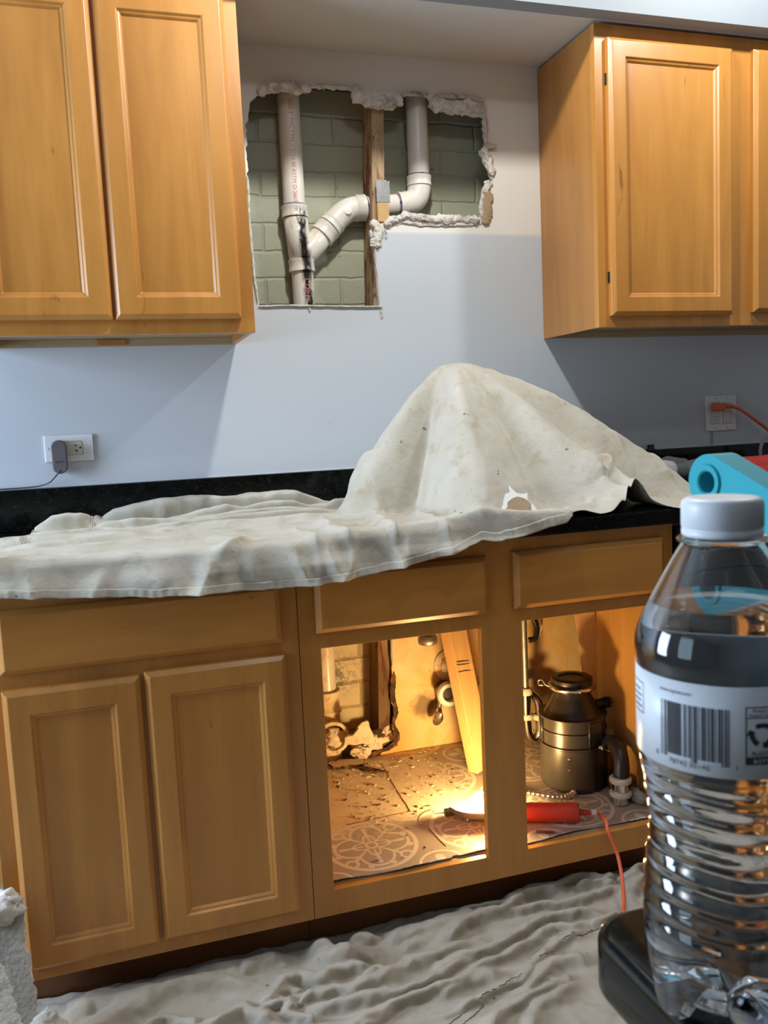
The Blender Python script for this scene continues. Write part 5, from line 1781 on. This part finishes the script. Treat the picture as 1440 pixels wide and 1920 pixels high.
# a bunched bit of canvas behind the saw
n1, n2 = 60, 30
uu = np.linspace(0, 1, n1)
vv = np.linspace(0, 1, n2)
U1, V1 = np.meshgrid(uu, vv, indexing='ij')
X = 1.135 + 0.315 * U1 + 0.006 * fbm(U1 * 5, V1 * 5, 61, 2)
Y = -0.100 + 0.072 * V1
Z = 0.9145 + (0.076 * np.sin(PI * np.clip(U1 * 0.93 + 0.04, 0, 1)) ** 0.55 * np.sin(PI * np.clip(V1 * 0.94 + 0.03, 0, 1)) ** 0.6) * (0.92 + 0.14 * fbm(U1 * 6, V1 * 4, 62, 3))
tag(grid_obj('canvas_bundle', X, Y, Z, M['canvas'], origin=(1.29, -0.08, 0.9125), thick=0.0014), 'bunched canvas cloth behind the power saw against the granite upstand', 'cloth')

# torn board scrap in front of the peak and a crumb on its slope
sx, sy = 0.540, -0.555
z0 = cloth_z(sx, sy) + 0.012
ts = thing('drywall_scrap', 'torn white-edged drywall scrap with brown paper face on the worktop cloth', 'drywall scrap', (sx, sy, z0))
T = Matrix.Translation((sx - 0.040, sy - 0.004, z0 - 0.004)) @ Matrix.Rotation(math.radians(10), 4, 'Z') @ Matrix.Rotation(math.radians(52), 4, 'X')
shard('paper_face', [(0.0, 0.0), (0.076, 0.0), (0.080, 0.016), (0.070, 0.032), (0.054, 0.040), (0.038, 0.038), (0.018, 0.024)], 0, 0.003, M['paper_brown'], M['gypsum'], ts, T, seed=51, jag=0.0012)
T2 = T @ Matrix.Translation((-0.006, -0.004, -0.0065))
M['white_board'] = plain('bright_white_gypsum', (0.80, 0.82, 0.82), 0.9)
shard('torn_rim', [(-0.004, 0.0), (0.102, 0.0), (0.096, 0.016), (0.088, 0.034), (0.096, 0.056), (0.078, 0.052), (0.064, 0.058), (0.056, 0.082), (0.047, 0.060), (0.032, 0.056), (0.024, 0.042), (0.008, 0.020)], 0, 0.005, M['white_board'], M['gypsum'], ts, T2, seed=52, jag=0.0012)
z1 = cloth_z(0.757, -0.175)
tag(lump('plaster_crumb', (0.752, -0.172, cloth_z(0.752, -0.172) + 0.008), (0.013, 0.010, 0.010), M['gypsum'], seed=71, rough=0.5, sharp=True, origin=(0.752, -0.172, cloth_z(0.752, -0.172))),
    'upper plaster crumb on the right slope of the peaked cloth', 'rubble', 'crumbs on the worktop cloth')
tag(lump('plaster_crumb', (0.772, -0.178, cloth_z(0.772, -0.178) + 0.006), (0.016, 0.008, 0.009), M['gypsum_dirty'], seed=73, rough=0.5, sharp=True, origin=(0.772, -0.178, cloth_z(0.772, -0.178))),
    'lower dirty plaster crumb on the right slope of the peaked cloth', 'rubble', 'crumbs on the worktop cloth')

# ------------------------------------------------------------------ water bottle in the foreground
BX, BY, BZ = -0.1240, -2.0716, 0.9143
wbt = thing('water_bottle', 'clear ribbed plastic water bottle with white cap and barcode label, right foreground', 'bottle', (BX, BY, BZ))
PROF = [(0.0000, 0.0220), (0.004, 0.0258), (0.010, 0.0283), (0.018, 0.0296), (0.030, 0.0302), (0.040, 0.0303), (0.050, 0.0303), (0.060, 0.0293), (0.068, 0.0281), (0.078, 0.0276), (0.086, 0.0286), (0.094, 0.0298), (0.102, 0.0312), (0.1045, 0.0318),
        (0.1065, 0.0316), (0.140, 0.0316), (0.1425, 0.0320), (0.1450, 0.0325), (0.1490, 0.0324), (0.1540, 0.0311), (0.1600, 0.0286), (0.1660, 0.0256), (0.1720, 0.0224), (0.1780, 0.0192), (0.1830, 0.0164), (0.1860, 0.0146), (0.1880, 0.0132), (0.1895, 0.0128), (0.1935, 0.0127)]
VA = math.atan2(CAM.y - BY, CAM.x - BX)       # direction toward the viewer


def bottle_r(z, th):
    r = float(np.interp(z, [a for a, b in PROF], [b for a, b in PROF]))
    if 0.034 < z < 0.104:
        f = min(1, (z - 0.034) / 0.008, (0.104 - z) / 0.004)
        amp = 0.00115 * f * (0.55 + 0.45 * math.cos(3 * (th - VA) + 0.6))
        ph = 2 * PI * z / 0.0088 + 0.9 * math.sin(3 * (th - VA)) + 0.5 * math.sin(th * 2)
        r += amp * math.sin(ph)
    return r


def bottle_foot(r, th):
    """petal base: five feet"""
    k = max(0.0, math.cos(5 * (th - VA - 0.42))) ** 0.45
    q = min(1, r / 0.0205)
    dome = 0.0085 * (1 - q) ** 0.8
    valley = 0.0110 * (1 - k) * min(1, r / 0.008)
    edge = 0.006 * max(0.0, (r - 0.0205) / 0.009) ** 2
    return max(dome + valley * 0.9 + edge, 0.0)


def bottle_mesh(name, inset, mat, z_top, parent, seg=144, close_top=None):
    bm = bmesh.new()
    rows = []
    # base, centre outward
    for rf in (0.0, 0.18, 0.34, 0.5, 0.64, 0.76, 0.86, 0.95, 1.0):
        rows.append([('b', rf)])
    zs = np.unique(np.concatenate([np.linspace(0.012, 0.034, 12), np.linspace(0.034, 0.1045, 92), np.linspace(0.1045, z_top, 44)]))
    V = []
    c = None
    for k, row in enumerate(rows):
        rf = row[0][1]
        if rf == 0:
            V.append([bm.verts.new((BX, BY, BZ + bottle_foot(0, 0) + inset))])
            continue
        ring = []
        for j in range(seg):
            th = 2 * PI * j / seg
            rmax = bottle_r(0.012, th) - inset
            r = rmax * rf
            ring.append(bm.verts.new((BX + r * math.cos(th), BY + r * math.sin(th), BZ + bottle_foot(r, th) + inset)))
        V.append(ring)
    for z in zs:
        ring = []
        for j in range(seg):
            th = 2 * PI * j / seg
            zz = z
            if z < 0.034:
                # blend the wavy base rim into level rings
                t = (z - 0.012) / 0.022
                rim = bottle_foot(bottle_r(0.012, th), th) + inset + 0.0006
                zz = rim + (0.034 - rim) * t
            r = bottle_r(max(z, 0.012), th) - inset
            ring.append(bm.verts.new((BX + r * math.cos(th), BY + r * math.sin(th), BZ + zz)))
        V.append(ring)
    for a, b in zip(V[:-1], V[1:]):
        for j in range(seg):
            k = (j + 1) % seg
            if len(a) == 1:
                bm.faces.new((a[0], b[k], b[j]))
            else:
                bm.faces.new((a[j], a[k], b[k], b[j]))
    return bm, V


WZ = 0.164
bm, Vo = bottle_mesh('body', 0.0, None, 0.1935, wbt)
bm2, Vi = bottle_mesh('body', 0.00045, None, 0.1935, wbt)
# join outer and inner skins into one thin shell
me_o = bpy.data.meshes.new('o')
bm2.to_mesh(me_o)
n_in = len(bm2.verts)
bm2.free()
bm.verts.ensure_lookup_table()
top_o = [v.index for v in Vo[-1]]
bm.verts.index_update()
top_o = [v.index for v in Vo[-1]]
n_o = len(bm.verts)
bm.from_mesh(me_o)
bpy.data.meshes.remove(me_o)
bm.verts.ensure_lookup_table()
shift = n_o
for j in range(144):
    k = (j + 1) % 144
    a, b = bm.verts[top_o[j]], bm.verts[top_o[k]]
    c, d = bm.verts[top_o[k] + shift], bm.verts[top_o[j] + shift]
    bm.faces.new((a, b, c, d))
bmesh_obj('body', bm, M['pet'], wbt, True)
bm, Vw = bottle_mesh('water', 0.00022, None, WZ, wbt)
bm.faces.new(Vw[-1])
o = bmesh_obj('water', bm, M['water'], wbt, True)
m = o.modifiers.new('edges', 'EDGE_SPLIT')
m.split_angle = math.radians(60)
lathe('neck_ring', [(0.0128, 0.0), (0.0160, 0.0), (0.0164, 0.0008), (0.0160, 0.0016), (0.0128, 0.0016)], (BX, BY, BZ + 0.1868), M['pet'], wbt, 48)
# cap with fine knurling
bm = bmesh.new()
seg = 240
rings = []
for r, h, kn in ((0.0118, 0.1890, 0), (0.0142, 0.1890, 0), (0.0146, 0.1896, 0), (0.0146, 0.1915, 0), (0.0141, 0.1918, 0), (0.0141, 0.1921, 0), (0.0145, 0.1925, 1), (0.0145, 0.2005, 1), (0.0141, 0.2022, 1), (0.0130, 0.2032, 0), (0.0100, 0.2033, 0)):
    rings.append([bm.verts.new((BX + (r + (0.00022 if kn and j % 2 else 0)) * math.cos(2 * PI * j / seg), BY + (r + (0.00022 if kn and j % 2 else 0)) * math.sin(2 * PI * j / seg), BZ + h)) for j in range(seg)])
for a, b in zip(rings[:-1], rings[1:]):
    for j in range(seg):
        k = (j + 1) % seg
        bm.faces.new((a[j], a[k], b[k], b[j]))
bm.faces.new(rings[-1])
bm.faces.new(rings[0][::-1])
bmesh_obj('cap', bm, M['cap'], wbt, True)
# paper label
RL = 0.0321
bm = bmesh.new()
seg = 160
lr = [[bm.verts.new((BX + r * math.cos(2 * PI * j / seg), BY + r * math.sin(2 * PI * j / seg), BZ + z)) for j in range(seg)] for r, z in ((RL - 0.0003, 0.1065), (RL, 0.1065), (RL, 0.1398), (RL - 0.0003, 0.1398))]
for a, b in zip(lr, lr[1:] + lr[:1]):
    for j in range(seg):
        k = (j + 1) % seg
        bm.faces.new((a[j], a[k], b[k], b[j]))
lab = bmesh_obj('label', bm, M['label'], wbt, True)


def on_label(sx, z, lift=0.00025):
    """sx: arc length to the right of the point facing the viewer"""
    a = VA + sx / RL
    return Vector((BX + (RL + lift) * math.cos(a), BY + (RL + lift) * math.sin(a), BZ + z))


def patch(bm, s0, s1, z0, z1, lift=0.00025):
    n = max(1, int((s1 - s0) / 0.0015))
    prev = None
    for i in range(n + 1):
        s = s0 + (s1 - s0) * i / n
        c = (bm.verts.new(on_label(s, z0, lift)), bm.verts.new(on_label(s, z1, lift)))
        if prev:
            bm.faces.new((prev[0], c[0], c[1], prev[1]))
        prev = c


def printed(name, fn):
    bm = bmesh.new()
    fn(bm)
    return bmesh_obj(name, bm, M['ink'], lab, False)


def bars(bm):
    # UPC-A bars for 0 78742 05145 1
    Lc = ['0001101', '0011001', '0010011', '0111101', '0100011', '0110001', '0101111', '0111011', '0110111', '0001011']
    d = '078742051451'
    bits = '101' + ''.join(Lc[int(c)] for c in d[:6]) + '01010' + ''.join(''.join('1' if b == '0' else '0' for b in Lc[int(c)]) for c in d[6:]) + '101'
    s0 = -0.0230
    wdt = 0.0252 / 95
    i = 0
    while i < 95:
        if bits[i] == '1':
            j = i
            while j < 95 and bits[j] == '1':
                j += 1
            long_ = i < 10 or i > 84 or 44 < i < 51
            patch(bm, s0 + i * wdt, s0 + j * wdt, 0.1108 if long_ else 0.1122, 0.1318)
            i = j
        else:
            i += 1


printed('barcode', bars)


def label_text(s, size, s0, z0, name='lettering', sp=1.0, mat=None, lift=0.00025):
    text_on(name, s, size, lambda x, y: on_label(s0 + x, z0 + y, lift), mat or M['ink'], lab, sp, cuts=1)


label_text('0', 0.0026, -0.0256, 0.1100)
label_text('78742 05145', 0.0026, -0.0196, 0.1088, sp=1.12)
label_text('1', 0.0026, 0.0040, 0.1100)
label_text('www.cspinet.com', 0.0020, -0.0235, 0.1352, sp=0.9)


def recycle_box(bm):
    t = 0.0004
    s0, s1, z0, z1 = 0.0074, 0.0188, 0.1120, 0.1330
    patch(bm, s0, s1, z1 - t, z1)
    patch(bm, s0, s0 + t, z0, z1 - t)
    patch(bm, s1 - t, s1, z0, z1 - t)
    patch(bm, s0, s1, 0.1288, 0.1291)
    patch(bm, s0, s1, z0, z0 + 0.0028)


printed('recycling_panel', recycle_box)
label_text('Empty &', 0.0019, 0.0098, 0.1310, sp=0.95)
label_text('Replace Cap', 0.0016, 0.0086, 0.1294, sp=0.9)
label_text('PLASTIC', 0.0022, 0.0094, 0.1153, sp=1.0)
label_text('BOTTLE', 0.0021, 0.0100, 0.1127, sp=1.0, mat=M['label'], lift=0.0005)


def arrows(bm):
    cx, cz, R = 0.0131, 0.1228, 0.0036
    for k in range(3):
        a0_ = PI / 2 + k * 2 * PI / 3
        pts = []
        # one bent ribbon of the recycling triangle
        c1, c2_, c3_ = [(R * math.cos(a0_ + da) * f, R * math.sin(a0_ + da) * f) for da, f in ((0.62, 1.05), (0.0, 0.98), (-0.62, 1.05))]
        def quad(p, q_, w_):
            d = Vector((q_[0] - p[0], q_[1] - p[1]))
            nr = Vector((-d.y, d.x)).normalized() * w_
            vs = [bm.verts.new(on_label(cx + x, cz + y)) for x, y in ((p[0] + nr.x, p[1] + nr.y), (q_[0] + nr.x, q_[1] + nr.y), (q_[0] - nr.x, q_[1] - nr.y), (p[0] - nr.x, p[1] - nr.y))]
            bm.faces.new(vs)
        quad(c1, c2_, 0.00085)
        quad(c2_, c3_, 0.00085)
        d = Vector((c3_[0] - c2_[0], c3_[1] - c2_[1])).normalized()
        nr = Vector((-d.y, d.x)) * 0.0017
        vs = [bm.verts.new(on_label(cx + x, cz + y, 0.0003)) for x, y in ((c3_[0] + nr.x, c3_[1] + nr.y), (c3_[0] - nr.x, c3_[1] - nr.y), (c3_[0] + d.x * 0.0018, c3_[1] + d.y * 0.0018))]
        bm.faces.new(vs)


printed('recycling_symbol', arrows)


def side_panel_print(bm):
    t = 0.0003
    s0, s1, z0, z1 = -0.0430, -0.0336, 0.1225, 0.1345
    patch(bm, s0, s1, z1 - t, z1)
    patch(bm, s0, s1, z0, z0 + t)
    patch(bm, s1 - t, s1, z0, z1)
    for k in range(4):
        patch(bm, s0, s1 - 0.0016 - 0.001 * (k % 2), 0.1245 + k * 0.0022, 0.1250 + k * 0.0022)


printed('facts_panel', side_panel_print)

# ------------------------------------------------------------------ teal tumbler behind the bottle
TD = Vector((0.0330, -2.0250, 0.9143))
tb = thing('tumbler', 'teal-lidded tumbler with looped teal carry handle behind the water bottle, right edge', 'tumbler', TD)
lathe('cup', [(0, 0), (0.030, 0.0), (0.033, 0.003), (0.0375, 0.135), (0.0375, 0.139), (0, 0.139)], TD, M['cup'], tb, 48)
lathe('lid', [(0, 0.1395), (0.0385, 0.1395), (0.0395, 0.142), (0.0395, 0.166), (0.036, 0.172), (0.012, 0.174), (0, 0.174)], TD, M['teal'], tb, 48)
HC = Vector((-0.0135, -1.9320, 1.1085))        # eye of the carry handle
hd = Vector((0.06, -1.0, 0)).normalized()
out = []
rE = 0.0158
for k in range(19):
    a = math.radians(62 + k * (202 / 18))
    out.append((rE * math.cos(a), rE * math.sin(a)))
LN_ = 0.092
out += [(0.030, -0.0205), (0.060, -0.0345), (LN_ + 0.012, -0.0355), (LN_ + 0.016, -0.030), (LN_ + 0.010, -0.022), (0.070, -0.0120)]
eye = [(0.0060 * math.cos(2 * PI * k / 24), 0.0060 * math.sin(2 * PI * k / 24)) for k in range(24)]
o = plate('carry_handle', out, [eye], -0.0085, 0.0085, M['teal'], None)
mt = Matrix(((hd.x, -hd.y, 0, HC.x), (hd.y, hd.x, 0, HC.y), (0, 0, 1, HC.z), (0, 0, 0, 1)))
o.data.transform(Matrix.Translation(-Vector(TD)) @ mt)
o.parent = tb
m = o.modifiers.new('rounded', 'BEVEL')
m.width = 0.0022
m.segments = 3
m.limit_method = 'ANGLE'
m.angle_limit = math.radians(50)
rim = lathe('eye_rim', [(0.0062, -0.0005), (0.0098, -0.0005), (0.0104, 0.0004), (0.0098, 0.0014), (0.0070, 0.0014), (0.0062, 0.0006), (0.0062, -0.0005)], (0, 0, 0), M['teal'], None, 30, axis=(0, -1, 0), closed=False)
rim.data.transform(Matrix.Translation(-Vector(TD)) @ mt @ Matrix.Translation((0, -0.0085, 0)))
rim.parent = tb
